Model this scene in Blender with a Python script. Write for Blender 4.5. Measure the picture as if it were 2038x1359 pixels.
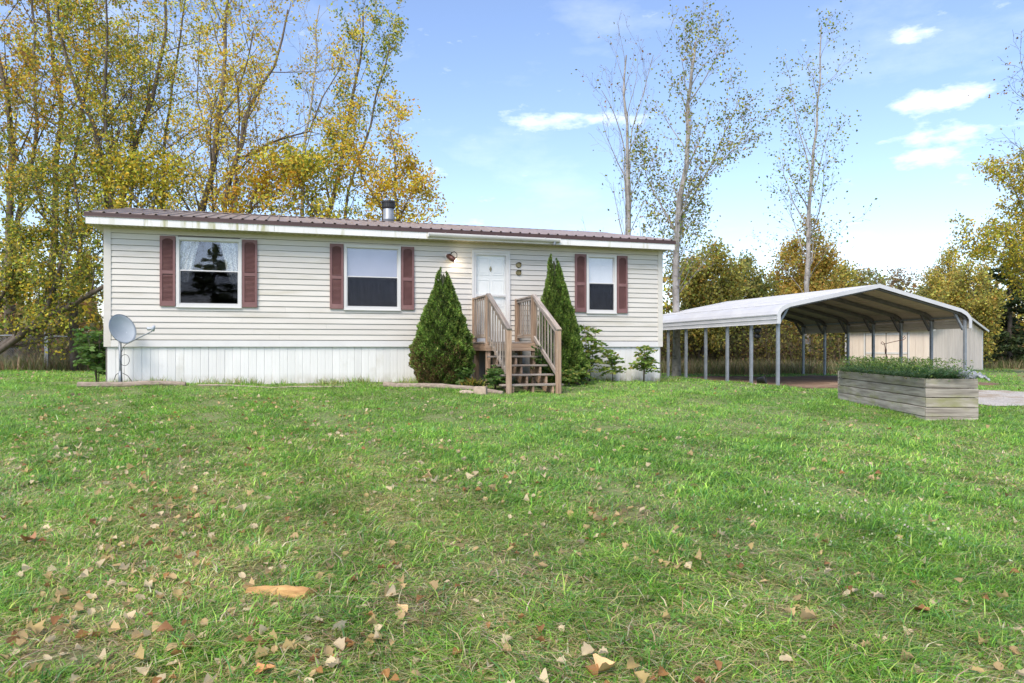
import bpy, bmesh, math, random
import numpy as np
from mathutils import Vector, Matrix, Quaternion
R = math.radians
for o in list(bpy.data.objects): bpy.data.objects.remove(o)
scene = bpy.context.scene
C = scene.collection
# ------------------------------------------------------------------ camera, sky, sun, exposure
F = 1450.0                     # focal length in pixels of the 2038 px wide photograph
CZ = 1.2                       # camera height above the near lawn
cam_d = bpy.data.cameras.new('camera'); cam = bpy.data.objects.new('camera', cam_d); C.objects.link(cam)
cam.location = (0, 0, CZ); cam.rotation_euler = (R(90), 0, 0)
cam_d.sensor_width = 36; cam_d.lens = 36*F/2038; cam_d.shift_y = 10.5/2038
cam_d.clip_start = .05; cam_d.clip_end = 3000
scene.camera = cam
SUN_EL, SUN_AZ = R(50), R(205)      # azimuth clockwise from +Y: behind the camera, to the left
world = bpy.data.worlds.new('World'); scene.world = world; world.use_nodes = True
def build_world():
    nt = world.node_tree; N = nt.nodes; L = nt.links
    for n in list(N): N.remove(n)
    out = N.new('ShaderNodeOutputWorld'); bg = N.new('ShaderNodeBackground')
    sky = N.new('ShaderNodeTexSky'); sky.sky_type = 'NISHITA'; sky.sun_disc = False
    sky.sun_elevation = SUN_EL; sky.sun_rotation = SUN_AZ
    sky.air_density = 1.0; sky.dust_density = 1.2; sky.ozone_density = 1.5; sky.altitude = 200
    tc = N.new('ShaderNodeTexCoord'); sep = N.new('ShaderNodeSeparateXYZ'); L.new(tc.outputs['Generated'], sep.inputs[0])
    def m(op, a, b=None, clamp=False):
        n = N.new('ShaderNodeMath'); n.operation = op; n.use_clamp = clamp
        for i, v in enumerate((a, b)):
            if v is None: continue
            if isinstance(v, (int, float)): n.inputs[i].default_value = v
            else: L.new(v, n.inputs[i])
        return n.outputs[0]
    az = m('ARCTAN2', sep.outputs[0], sep.outputs[1]); el = m('ARCSINE', sep.outputs[2])
    comb = N.new('ShaderNodeCombineXYZ'); L.new(m('MULTIPLY', az, 1.0), comb.inputs[0]); L.new(m('MULTIPLY', el, 2.6), comb.inputs[1])
    nz = N.new('ShaderNodeTexNoise'); nz.inputs['Scale'].default_value = 13; nz.inputs['Detail'].default_value = 8; nz.inputs['Roughness'].default_value = .62
    L.new(comb.outputs[0], nz.inputs['Vector'])
    nb = N.new('ShaderNodeTexNoise'); nb.inputs['Scale'].default_value = 2.6; nb.inputs['Detail'].default_value = 7; nb.inputs['Roughness'].default_value = .6
    L.new(comb.outputs[0], nb.inputs['Vector'])
    # small fair-weather clouds, each at its own bearing and elevation
    clouds = [(1085,240,110,22,1),(1215,238,70,22,1),(1870,195,95,26,1),(1890,262,110,24,1.05),(1855,316,95,20,1.1),
              (1805,76,62,15,.75),(975,442,70,16,.8),(1745,170,60,14,.3),(870,345,45,12,.5),(1120,190,70,10,.25)]
    tot = None
    for x, y, w, h, a in clouds:
        u0 = math.atan((x-1019)/F); v0 = math.atan((690-y)/F*math.cos(u0))
        k = math.cos(u0)**2
        du = m('DIVIDE', m('SUBTRACT', az, u0), w/F*k); dv = m('DIVIDE', m('SUBTRACT', el, v0), h/F)
        g = m('MULTIPLY', m('EXPONENT', m('MULTIPLY', m('ADD', m('MULTIPLY', du, du), m('MULTIPLY', dv, dv)), -1.0)), a)
        tot = g if tot is None else m('MAXIMUM', tot, g)
    dens = m('MULTIPLY', m('SUBTRACT', m('ADD', m('MULTIPLY', tot, .52), m('MULTIPLY', nz.outputs[0], 1.7)), 1.09), 1.6, True)
    # the same kind of thin cloud over the rest of the sky
    thin = m('MULTIPLY', m('SUBTRACT', nb.outputs[0], .52), 1.1, True)
    dens = m('MAXIMUM', dens, thin)
    hsv = N.new('ShaderNodeHueSaturation'); hsv.inputs['Saturation'].default_value = 1.02; hsv.inputs['Value'].default_value = 1.0
    L.new(sky.outputs[0], hsv.inputs['Color'])
    mix = N.new('ShaderNodeMix'); mix.data_type = 'RGBA'
    tint = N.new('ShaderNodeMix'); tint.data_type = 'RGBA'; tint.blend_type = 'MULTIPLY'; tint.inputs[0].default_value = 1; tint.inputs[7].default_value = (1.0, .955, 1.0, 1)
    L.new(hsv.outputs[0], tint.inputs[6])
    L.new(dens, mix.inputs[0]); L.new(tint.outputs[2], mix.inputs[6]); mix.inputs[7].default_value = (6.2, 6.4, 6.8, 1)
    L.new(mix.outputs[2], bg.inputs['Color']); bg.inputs['Strength'].default_value = .118
    L.new(bg.outputs[0], out.inputs['Surface'])
build_world()
sun_d = bpy.data.lights.new('sun', 'SUN'); sun = bpy.data.objects.new('sun', sun_d); C.objects.link(sun)
sun_d.energy = 2.0; sun_d.angle = R(32); sun_d.color = (1, .91, .78)
sd = Vector((math.sin(SUN_AZ)*math.cos(SUN_EL), math.cos(SUN_AZ)*math.cos(SUN_EL), math.sin(SUN_EL)))
sun.rotation_euler = sd.to_track_quat('Z', 'Y').to_euler()
scene.view_settings.view_transform = 'Standard'; scene.view_settings.look = 'None'
scene.view_settings.gamma = 1; scene.view_settings.use_curve_mapping = False
scene.view_settings.exposure = 1.25
scene.render.engine = 'CYCLES'

# ------------------------------------------------------------------ helpers
rnd = random.Random(7); rng = np.random.default_rng(11)
TH = math.atan(F/4600.0); CT, ST = math.cos(TH), math.sin(TH)      # yaw of the house and carport
HX, HY = -8.09, F/100.0                                             # left front corner of the house
def PX(x, y, Z): return Vector(((x-1019)/F*Z, Z, CZ+(690-y)/F*Z))
def to_sp(x, y): dx, dy = x-HX, y-HY; return dx*CT+dy*ST, -dx*ST+dy*CT
def H2W(s, p): return (HX+CT*s-ST*p, HY+ST*s+CT*p)
def WX(x): k = (x-1019)/F; return (-HX+HY*k)/(CT-ST*k)              # distance along the front wall
def WH(x, y): return (690-y)*(HY+ST*WX(x))/F                        # height over the camera on the front wall
def sstep(a, b, x): t = np.clip((x-a)/(b-a), 0, 1); return t*t*(3-2*t)
def G(x, y):
    x = np.asarray(x, float); y = np.asarray(y, float)
    s = (x-HX)*CT+(y-HY)*ST; p = -(x-HX)*ST+(y-HY)*CT
    A = .43-.006*np.clip(s, -2, 13); A = A*(1-sstep(12.6, 16, s)*.52)
    A = A*(1-.5*sstep(6, 26, p))
    u = np.clip((p+13.5)/13, 0, 1)
    h = A*u*(.82+.18*u)
    h = h-.12*sstep(20, 45, y)*sstep(2, 14, x)
    n = .018*np.sin(x*1.3+.7*y)+.014*np.sin(2.1*y-1.1*x+1.3)+.009*np.sin(4.3*x+2.2*y)+.007*np.sin(5.7*y-3.1*x)
    return h+n*sstep(70, 30, np.hypot(x, y))
def Gf(x, y): return float(G(x, y))
def tag(o, label=None, cat=None, group=None, kind=None):
    for k, v in (('label', label), ('category', cat), ('group', group), ('kind', kind)):
        if v: o[k] = v
    return o
def thing(name, label, cat, loc=(0,0,0), rz=0, group=None, rot=None):
    o = bpy.data.objects.new(name, None); C.objects.link(o); o.location = loc
    o.rotation_euler = rot if rot else (0, 0, rz); o.empty_display_size = .2
    return tag(o, label, cat, group)
def link(name, me, mat=None, parent=None):
    o = bpy.data.objects.new(name, me); C.objects.link(o)
    if mat is not None and not me.materials: me.materials.append(mat)
    if parent: o.parent = parent
    return o
def np_mesh(name, V, quads=None, tris=None, col=None, smooth=False):
    me = bpy.data.meshes.new(name); V = np.asarray(V, np.float32)
    q = np.zeros((0,4), np.int32) if quads is None else np.asarray(quads, np.int32).reshape(-1,4)
    t = np.zeros((0,3), np.int32) if tris is None else np.asarray(tris, np.int32).reshape(-1,3)
    loops = np.concatenate([q.ravel(), t.ravel()]); nf = len(q)+len(t)
    me.vertices.add(len(V)); me.vertices.foreach_set('co', V.ravel())
    me.loops.add(len(loops)); me.loops.foreach_set('vertex_index', loops)
    me.polygons.add(nf)
    st = np.concatenate([np.arange(len(q))*4, len(q)*4+np.arange(len(t))*3]).astype(np.int32)
    me.polygons.foreach_set('loop_start', st)
    if smooth: me.polygons.foreach_set('use_smooth', np.ones(nf, bool))
    me.update(calc_edges=True)
    if col is not None:
        a = me.color_attributes.new('Col', 'FLOAT_COLOR', 'POINT'); c = np.ones((len(V),4), np.float32); c[:, :3] = col
        a.data.foreach_set('color', c.ravel())
    return me
class MB:
    def __init__(s): s.v = []; s.f = []
    def add(s, vs, fs):
        b = len(s.v); s.v += [tuple(v) for v in vs]; s.f += [tuple(i+b for i in f) for f in fs]; return s
    def box(s, a, b):
        x0,y0,z0 = a; x1,y1,z1 = b
        return s.add([(x0,y0,z0),(x1,y0,z0),(x1,y1,z0),(x0,y1,z0),(x0,y0,z1),(x1,y0,z1),(x1,y1,z1),(x0,y1,z1)],
                     [(0,3,2,1),(4,5,6,7),(0,1,5,4),(1,2,6,5),(2,3,7,6),(3,0,4,7)])
    def tube(s, pts, rad, n=8, cap=True):
        pts = [Vector(p) for p in pts]; rad = rad if isinstance(rad, (list, tuple)) else [rad]*len(pts)
        b = len(s.v); ref = None
        for i, p in enumerate(pts):
            d = (pts[min(i+1, len(pts)-1)]-pts[max(i-1, 0)])
            d = d.normalized() if d.length > 1e-9 else Vector((0,0,1))
            if ref is None:
                ref = d.orthogonal().normalized()
            ref = (ref-d*ref.dot(d)); ref = ref.normalized() if ref.length > 1e-6 else d.orthogonal().normalized()
            w = d.cross(ref)
            for k in range(n):
                a = 2*math.pi*k/n; q = p+(ref*math.cos(a)+w*math.sin(a))*rad[i]; s.v.append((q.x,q.y,q.z))
        for i in range(len(pts)-1):
            for k in range(n):
                s.f.append((b+i*n+k, b+i*n+(k+1)%n, b+(i+1)*n+(k+1)%n, b+(i+1)*n+k))
        if cap: s.f.append(tuple(b+k for k in range(n))[::-1]); s.f.append(tuple(b+(len(pts)-1)*n+k for k in range(n)))
        return s
    def extrude_x(s, prof, x0, x1):            # closed (y,z) profile pushed along x
        n = len(prof)
        vs = [(x0,y,z) for y,z in prof]+[(x1,y,z) for y,z in prof]
        fs = [(i,(i+1)%n,n+(i+1)%n,n+i) for i in range(n)]+[tuple(range(n))[::-1], tuple(range(n,2*n))]
        return s.add(vs, fs)
    def extrude_y(s, prof, y0, y1):            # closed (x,z) profile pushed along y
        n = len(prof)
        vs = [(x,y0,z) for x,z in prof]+[(x,y1,z) for x,z in prof]
        fs = [(i,n+i,n+(i+1)%n,(i+1)%n) for i in range(n)]+[tuple(range(n)), tuple(range(n,2*n))[::-1]]
        return s.add(vs, fs)
    def mesh(s, name, smooth=False):
        me = bpy.data.meshes.new(name); me.from_pydata(s.v, [], s.f)
        bm = bmesh.new(); bm.from_mesh(me); bmesh.ops.recalc_face_normals(bm, faces=bm.faces); bm.to_mesh(me); bm.free()
        if smooth:
            for p in me.polygons: p.use_smooth = True
        me.update(); return me
    def build(s, name, mat, parent=None, smooth=False): return link(name, s.mesh(name, smooth), mat, parent)
_beams = {}
def chamfer_box(l, w, h, b, mat):
    key = (round(l,3), round(w,3), round(h,3), round(b,4), mat.name)
    if key in _beams: return _beams[key]
    bm = bmesh.new(); bmesh.ops.create_cube(bm, size=1)
    for v in bm.verts: v.co = Vector((v.co.x*l, v.co.y*w, v.co.z*h))
    if b > 0: bmesh.ops.bevel(bm, geom=bm.edges[:], offset=b, segments=1, affect='EDGES')
    me = bpy.data.meshes.new('beam'); bm.to_mesh(me); bm.free(); me.materials.append(mat); _beams[key] = me
    return me
def beam(name, p0, p1, w, h, mat, parent, up=(0,0,1), b=.004, roll=0):
    p0, p1 = Vector(p0), Vector(p1); d = p1-p0; L = d.length; x = d.normalized(); u = Vector(up)
    if abs(x.dot(u)) > .99: u = Vector((0,1,0))
    y = u.cross(x).normalized(); z = x.cross(y)
    M = Matrix((x, y, z)).transposed().to_4x4(); M.translation = (p0+p1)/2
    o = link(name, chamfer_box(L, w, h, b, mat), None, parent)
    o.matrix_basis = M @ Matrix.Rotation(roll, 4, 'X')
    return o

# ------------------------------------------------------------------ materials
def mat(name, c1, c2=None, scale=3, rough=.6, stretch=(1,1,1), metal=0, bump=0, rand=0, c3=None, s3=1, t3=(.55,.7), st3=(1,1,1), detail=6, spec=.5, ramp=(.35,.65), bscale=None, splash=None):
    m = bpy.data.materials.new(name); m.use_nodes = True; nt = m.node_tree; N = nt.nodes; L = nt.links
    bs = N['Principled BSDF']; bs.inputs['Roughness'].default_value = rough; bs.inputs['Metallic'].default_value = metal
    bs.inputs['Specular IOR Level'].default_value = spec
    if c2 is None: c2 = tuple(v*.85 for v in c1)
    tc = N.new('ShaderNodeTexCoord'); oi = N.new('ShaderNodeObjectInfo')
    add = N.new('ShaderNodeVectorMath'); add.operation = 'MULTIPLY_ADD'
    sc = N.new('ShaderNodeCombineXYZ')
    mul = N.new('ShaderNodeMath'); mul.operation = 'MULTIPLY'; mul.inputs[1].default_value = 37.0; L.new(oi.outputs['Random'], mul.inputs[0])
    for i in range(3): L.new(mul.outputs[0], sc.inputs[i])
    L.new(tc.outputs['Object'], add.inputs[0]); add.inputs[1].default_value = (1,1,1); L.new(sc.outputs[0], add.inputs[2])
    def noise(scale, stretch, lo, hi, det):
        mp = N.new('ShaderNodeVectorMath'); mp.operation = 'MULTIPLY'; mp.inputs[1].default_value = stretch; L.new(add.outputs[0], mp.inputs[0])
        n = N.new('ShaderNodeTexNoise'); n.inputs['Scale'].default_value = scale; n.inputs['Detail'].default_value = det; n.inputs['Roughness'].default_value = .6
        L.new(mp.outputs[0], n.inputs['Vector'])
        r = N.new('ShaderNodeMapRange'); r.inputs[1].default_value = lo; r.inputs[2].default_value = hi; L.new(n.outputs[0], r.inputs[0])
        return n.outputs[0], r.outputs[0]
    raw, f = noise(scale, stretch, ramp[0], ramp[1], detail)
    mx = N.new('ShaderNodeMix'); mx.data_type = 'RGBA'; L.new(f, mx.inputs[0]); mx.inputs[6].default_value = (*c1, 1); mx.inputs[7].default_value = (*c2, 1)
    colr = mx.outputs[2]
    if c3:
        _, f3 = noise(s3, st3, t3[0], t3[1], 5)
        m3 = N.new('ShaderNodeMix'); m3.data_type = 'RGBA'; L.new(f3, m3.inputs[0]); L.new(colr, m3.inputs[6]); m3.inputs[7].default_value = (*c3, 1); colr = m3.outputs[2]
    if splash:                       # soil splashed up from the ground, uneven along its length
        sx_ = N.new('ShaderNodeSeparateXYZ'); L.new(tc.outputs['Object'], sx_.inputs[0]); _, f4 = noise(7, (1,1,.5), .3, .7, 5)
        mz = N.new('ShaderNodeMapRange'); mz.inputs[1].default_value = splash[1]; mz.inputs[2].default_value = splash[0]; L.new(sx_.outputs[2], mz.inputs[0])
        mm = N.new('ShaderNodeMath'); mm.operation = 'MULTIPLY'; L.new(mz.outputs[0], mm.inputs[0]); L.new(f4, mm.inputs[1])
        m4 = N.new('ShaderNodeMix'); m4.data_type = 'RGBA'; L.new(mm.outputs[0], m4.inputs[0]); L.new(colr, m4.inputs[6]); m4.inputs[7].default_value = (.34,.3,.22,1); colr = m4.outputs[2]
    if rand:
        mr = N.new('ShaderNodeMapRange'); mr.inputs[3].default_value = 1-rand; mr.inputs[4].default_value = 1+rand; L.new(oi.outputs['Random'], mr.inputs[0])
        hs = N.new('ShaderNodeHueSaturation'); L.new(mr.outputs[0], hs.inputs['Value']); L.new(colr, hs.inputs['Color']); colr = hs.outputs[0]
    L.new(colr, bs.inputs['Base Color'])
    if bump:
        src = raw
        if bscale: src, _ = noise(bscale, stretch, 0, 1, 4)
        bp = N.new('ShaderNodeBump'); bp.inputs['Strength'].default_value = bump; bp.inputs['Distance'].default_value = .02
        L.new(src, bp.inputs['Height']); L.new(bp.outputs[0], bs.inputs['Normal'])
    return m
def leaf_mat(name, trans=.35, rough=.55, spec=.3):
    m = bpy.data.materials.new(name); m.use_nodes = True; nt = m.node_tree; N = nt.nodes; L = nt.links
    bs = N['Principled BSDF']; bs.inputs['Roughness'].default_value = rough; bs.inputs['Specular IOR Level'].default_value = spec
    at = N.new('ShaderNodeAttribute'); at.attribute_name = 'Col'; L.new(at.outputs['Color'], bs.inputs['Base Color'])
    tr = N.new('ShaderNodeBsdfTranslucent'); L.new(at.outputs['Color'], tr.inputs['Color'])
    mx = N.new('ShaderNodeMixShader'); mx.inputs[0].default_value = trans
    L.new(bs.outputs[0], mx.inputs[1]); L.new(tr.outputs[0], mx.inputs[2]); L.new(mx.outputs[0], N['Material Output'].inputs['Surface'])
    return m
def emit_mat(name, c, s):
    m = bpy.data.materials.new(name); m.use_nodes = True; bs = m.node_tree.nodes['Principled BSDF']
    bs.inputs['Base Color'].default_value = (*c,1); bs.inputs['Emission Color'].default_value = (*c,1); bs.inputs['Emission Strength'].default_value = s; return m
def glass_mat(name, refl, tint=(.93,.94,.95)):
    m = bpy.data.materials.new(name); m.use_nodes = True; nt = m.node_tree; N = nt.nodes; L = nt.links
    for n in list(N):
        if n.type != 'OUTPUT_MATERIAL': N.remove(n)
    t = N.new('ShaderNodeBsdfTransparent'); t.inputs[0].default_value = (*tint,1)
    g = N.new('ShaderNodeBsdfGlossy'); g.inputs['Roughness'].default_value = .015; g.inputs[0].default_value = (.9,.9,.97,1)
    tc = N.new('ShaderNodeTexCoord'); nz = N.new('ShaderNodeTexNoise'); nz.inputs['Scale'].default_value = 1.6; L.new(tc.outputs['Object'], nz.inputs['Vector'])
    bp = N.new('ShaderNodeBump'); bp.inputs['Strength'].default_value = .05; bp.inputs['Distance'].default_value = .02; L.new(nz.outputs[0], bp.inputs['Height']); L.new(bp.outputs[0], g.inputs['Normal'])
    fr = N.new('ShaderNodeLayerWeight'); pw5 = N.new('ShaderNodeMath'); pw5.operation = 'POWER'; pw5.inputs[1].default_value = 5; L.new(fr.outputs['Facing'], pw5.inputs[0])
    ad = N.new('ShaderNodeMath'); ad.operation = 'ADD'; ad.use_clamp = True; ad.inputs[1].default_value = refl; L.new(pw5.outputs[0], ad.inputs[0])
    mx = N.new('ShaderNodeMixShader'); L.new(ad.outputs[0], mx.inputs[0]); L.new(t.outputs[0], mx.inputs[1]); L.new(g.outputs[0], mx.inputs[2])
    L.new(mx.outputs[0], N['Material Output'].inputs['Surface']); return m
def lace_mat(name, c, lo, hi, scale):
    m = bpy.data.materials.new(name); m.use_nodes = True; nt = m.node_tree; N = nt.nodes; L = nt.links
    bs = N['Principled BSDF']; bs.inputs['Base Color'].default_value = (*c,1); bs.inputs['Roughness'].default_value = .9
    tc = N.new('ShaderNodeTexCoord'); nz = N.new('ShaderNodeTexVoronoi'); nz.inputs['Scale'].default_value = scale; L.new(tc.outputs['Object'], nz.inputs['Vector'])
    r = N.new('ShaderNodeMapRange'); r.inputs[1].default_value = lo; r.inputs[2].default_value = hi; r.inputs[3].default_value = 1; r.inputs[4].default_value = .5; L.new(nz.outputs['Distance'], r.inputs[0])
    t = N.new('ShaderNodeBsdfTransparent'); mx = N.new('ShaderNodeMixShader'); L.new(r.outputs[0], mx.inputs[0]); L.new(t.outputs[0], mx.inputs[1]); L.new(bs.outputs[0], mx.inputs[2])
    L.new(mx.outputs[0], N['Material Output'].inputs['Surface']); return m
M = {}
M['ground'] = mat('lawn_soil', (.12,.19,.045), (.2,.195,.08), 9, .95, bump=1, c3=(.3,.24,.14), s3=.55, t3=(.6,.76), bscale=40)
M['gravel'] = mat('pale_gravel', (.55,.52,.47), (.24,.22,.19), 30, .95, bump=1, c3=(.27,.21,.14), s3=1.4, t3=(.5,.66))
M['dirt'] = mat('red_brown_dirt', (.2,.12,.075), (.13,.085,.05), 2.5, .95, bump=.5, c3=(.3,.22,.15), s3=1.2, t3=(.55,.75), bscale=30)
M['siding'] = mat('cream_vinyl', (.6,.575,.53), (.545,.52,.475), 1.3, .45, stretch=(.6,1,3), rand=.03, c3=(.43,.4,.32), s3=1.1, t3=(.55,.8), st3=(.5,1,4))
M['core'] = mat('gap_shadow_sheathing', (.22,.205,.19), None, 3, .9)  # dark tone deepens the shadow lines in gaps between siding courses
M['white'] = mat('white_vinyl', (.63,.625,.615), (.58,.575,.565), 2.2, .4, rand=.02)
M['skirt'] = mat('white_skirting', (.71,.71,.7), (.65,.65,.64), 2, .45, stretch=(1,1,.4), rand=.035, c3=(.5,.48,.42), s3=1.3, t3=(.6,.85), splash=(.02,.3))
M['fascia'] = mat('algae_streaked_fascia', (.7,.7,.7), (.63,.63,.62), 2, .45, c3=(.4,.4,.25), s3=7, t3=(.56,.78), st3=(1,1,.12))
M['fascia_algae'] = mat('mossy_streaked_fascia', (.7,.7,.7), (.63,.63,.62), 2, .45, c3=(.36,.36,.2), s3=9, t3=(.47,.62), st3=(1,1,.1))
M['soffit'] = mat('tan_soffit', (.5,.46,.34), (.42,.38,.26), 2, .6)
M['brown_trim'] = mat('dark_brown_metal', (.062,.03,.022), (.05,.024,.018), 3, .4)
M['roof'] = mat('brown_roof_metal', (.29,.235,.22), (.24,.19,.175), 1.2, .4, rand=.05, c3=(.34,.29,.27), s3=2.2, t3=(.5,.8))  # brown metal lightened, with the sky's sheen put into its colour
M['shutter'] = mat('maroon_shutter', (.2,.1,.097), (.165,.08,.078), 2.5, .55, rand=.05, c3=(.25,.14,.13), s3=3, t3=(.55,.8))
M['glass'] = glass_mat('window_glass', .1)
M['glass_door'] = glass_mat('storm_door_glass', .02, (.98,.985,.98))
M['room'] = mat('dim_room', (.12,.11,.1), None, 1, .9)
M['mesh_screen'] = glass_mat('insect_screen', 0.0, (.62,.62,.64))
M['lace'] = lace_mat('lace_curtain', (.75,.77,.72), .3, .62, 42)
M['blind'] = mat('white_blind', (.9,.89,.89), (.87,.86,.87), 2, .6)
M['sky_reflection'] = mat('lilac_sky_reflection', (.42,.41,.5), (.36,.36,.45), 1.1, .8)  # lilac tone stands in for sky mirrored in the pane
M['screen'] = mat('dark_screen_cloth', (.05,.053,.066), (.11,.11,.135), 3.2, .7, bump=.3)
M['door'] = mat('white_door_paint', (.83,.83,.82), (.78,.78,.77), 2, .4)
M['galv'] = mat('galvanized_steel', (.27,.3,.33), (.2,.225,.25), 9, .45, metal=.3, rand=.08)
M['black'] = mat('black_paint', (.012,.012,.013), (.02,.02,.02), 8, .45)
M['copper'] = mat('brown_lamp_metal', (.13,.05,.035), (.08,.035,.025), 9, .4, metal=.3)
M['brass'] = mat('dull_brass', (.3,.25,.12), (.2,.16,.08), 6, .4, metal=.5)
M['bulb'] = emit_mat('lit_bulb', (1,.9,.72), 9)
wood = dict(rough=.85, stretch=(.08,1,1), bump=.35, rand=.22)
M['wood_grey'] = mat('weathered_grey_wood', (.34,.3,.26), (.15,.125,.105), 30, c3=(.38,.27,.18), s3=9, t3=(.5,.75), st3=(.1,1,1), **wood)
M['wood_tan'] = mat('weathered_tan_wood', (.41,.285,.195), (.2,.13,.085), 30, c3=(.3,.24,.19), s3=9, t3=(.5,.75), st3=(.1,1,1), **wood)
M['planter_wood'] = mat('planter_boards', (.46,.42,.36), (.22,.195,.165), 22, c3=(.24,.24,.11), s3=4, t3=(.52,.7), st3=(.35,1,1), **wood)
M['log'] = mat('grey_log', (.36,.29,.23), (.2,.16,.12), 30, c3=(.13,.1,.07), s3=6, t3=(.55,.75), **wood)
M['fresh_wood'] = mat('split_firewood', (.46,.28,.11), (.24,.13,.045), 46, c3=(.16,.08,.03), s3=26, t3=(.55,.7), st3=(.05,1,1), **wood)
M['carport'] = mat('white_carport_steel', (.55,.56,.57), (.47,.48,.5), 1.5, .42, rand=.03, c3=(.5,.5,.48), s3=3, t3=(.6,.85), st3=(1,.2,1))
M['sheet_underside'] = mat('tan_sheet_underside', (.52,.475,.4), (.45,.41,.34), 2, .7)  # tan tone for the lower faces of the roof sheets
M['shadowed_steel'] = mat('shadowed_steel', (.1,.1,.1), (.14,.14,.14), 6, .5, metal=.2)  # darkened so inner frame parts carry the roof's shadow in their colour
M['shed'] = mat('tan_shed_siding', (.74,.65,.56), (.64,.55,.47), 6, .8, stretch=(1,1,.15), rand=.05)
M['shed_roof'] = mat('shed_shingles', (.13,.11,.1), None, 8, .9)
M['stone'] = mat('tan_stone', (.45,.36,.28), (.3,.24,.18), 9, .9, bump=.5)
M['dish'] = mat('grey_dish_paint', (.38,.42,.46), (.33,.37,.41), 5, .5, c3=(.6,.62,.64), s3=24, t3=(.66,.72))
M['bag'] = mat('grey_plastic', (.5,.51,.54), (.3,.31,.34), 7, .3, bump=.4)
M['bark_dark'] = mat('dark_bark', (.075,.058,.045), (.13,.11,.09), 9, .9, stretch=(1,1,.3), bump=.8)
M['bark_mid'] = mat('grey_brown_bark', (.15,.125,.1), (.09,.07,.055), 8, .9, stretch=(1,1,.3), bump=.8)
M['bark_pale'] = mat('pale_poplar_bark', (.36,.345,.325), (.2,.185,.17), 5, .85, stretch=(1,1,.6), bump=.5, c3=(.1,.085,.07), s3=4, t3=(.56,.68), st3=(1,1,1.6))
M['leaf'] = leaf_mat('foliage', .52); M['needle'] = leaf_mat('needles', .2, .6, .25); M['grass'] = leaf_mat('grass_blades', .4, .42, .45)

# ------------------------------------------------------------------ leaf, blade and tree builders
def unit(n):
    v = rng.normal(size=(n,3)); return v/np.linalg.norm(v, axis=1, keepdims=True)
def cards(P, size, col, aspect=.7, axis=None, fold=.15):
    n = len(P); P = np.asarray(P); size = np.broadcast_to(size, n)[:, None]
    a = unit(n) if axis is None else axis/np.linalg.norm(axis, axis=1, keepdims=True)
    b = np.cross(a, unit(n)); b /= np.linalg.norm(b, axis=1, keepdims=True)+1e-9; c = np.cross(a, b)
    V = np.empty((n,4,3), np.float32)
    V[:,0] = P-a*size*.5; V[:,1] = P+b*size*.5*aspect+c*size*fold; V[:,2] = P+a*size*.5; V[:,3] = P-b*size*.5*aspect+c*size*fold
    q = np.arange(n*4).reshape(n,4); cc = np.repeat(col, 4, axis=0)
    return V.reshape(-1,3), q, cc
def palette(n, items, jit=.18):
    w = np.array([i[1] for i in items], float); w /= w.sum()
    c = np.array([i[0] for i in items])[rng.choice(len(items), n, p=w)]
    return np.clip(c*(1+jit*rng.normal(size=(n,1)))*(1+.08*rng.normal(size=(n,3))), .004, .9)
def blades(P, h, w, lean, col, nseg=2, az=None, tipcol=None):
    n = len(P); az = rng.uniform(0, 2*math.pi, n) if az is None else az
    d = np.stack([np.cos(az), np.sin(az), np.zeros(n)], 1); tw = az+math.pi/2+rng.normal(size=n)*.5
    s = np.stack([np.cos(tw), np.sin(tw), np.zeros(n)], 1)
    K = 2*nseg+1; V = np.empty((n,K,3), np.float32); Cc = np.empty((n,K,3), np.float32)
    for i in range(nseg+1):
        t = i/nseg; mid = P+d*(h*lean*t**1.7)[:,None]; mid[:,2] += h*t*(1-.42*np.minimum(lean,1.6)*t)
        ww = (w*(1-.35*t)*.5)[:,None]
        if i < nseg: V[:,2*i] = mid-s*ww; V[:,2*i+1] = mid+s*ww; Cc[:,2*i] = col; Cc[:,2*i+1] = col
        else: V[:,2*i] = mid; Cc[:,2*i] = col if tipcol is None else tipcol
    b = np.arange(n)[:,None]*K
    q = np.concatenate([b+np.array([[2*i,2*i+1,2*i+3,2*i+2]]) for i in range(nseg-1)]) if nseg > 1 else None
    t = b+np.array([[2*nseg-2, 2*nseg-1, 2*nseg]])
    return V.reshape(-1,3), q, t, Cc.reshape(-1,3)
def merge(parts):            # list of (V,q,t,c)
    Vs, qs, ts, cs = [], [], [], []; b = 0
    for V, q, t, c in parts:
        Vs.append(V); cs.append(c)
        if q is not None and len(q): qs.append(q+b)
        if t is not None and len(t): ts.append(t+b)
        b += len(V)
    return np.concatenate(Vs), (np.concatenate(qs) if qs else None), (np.concatenate(ts) if ts else None), np.concatenate(cs)
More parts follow.
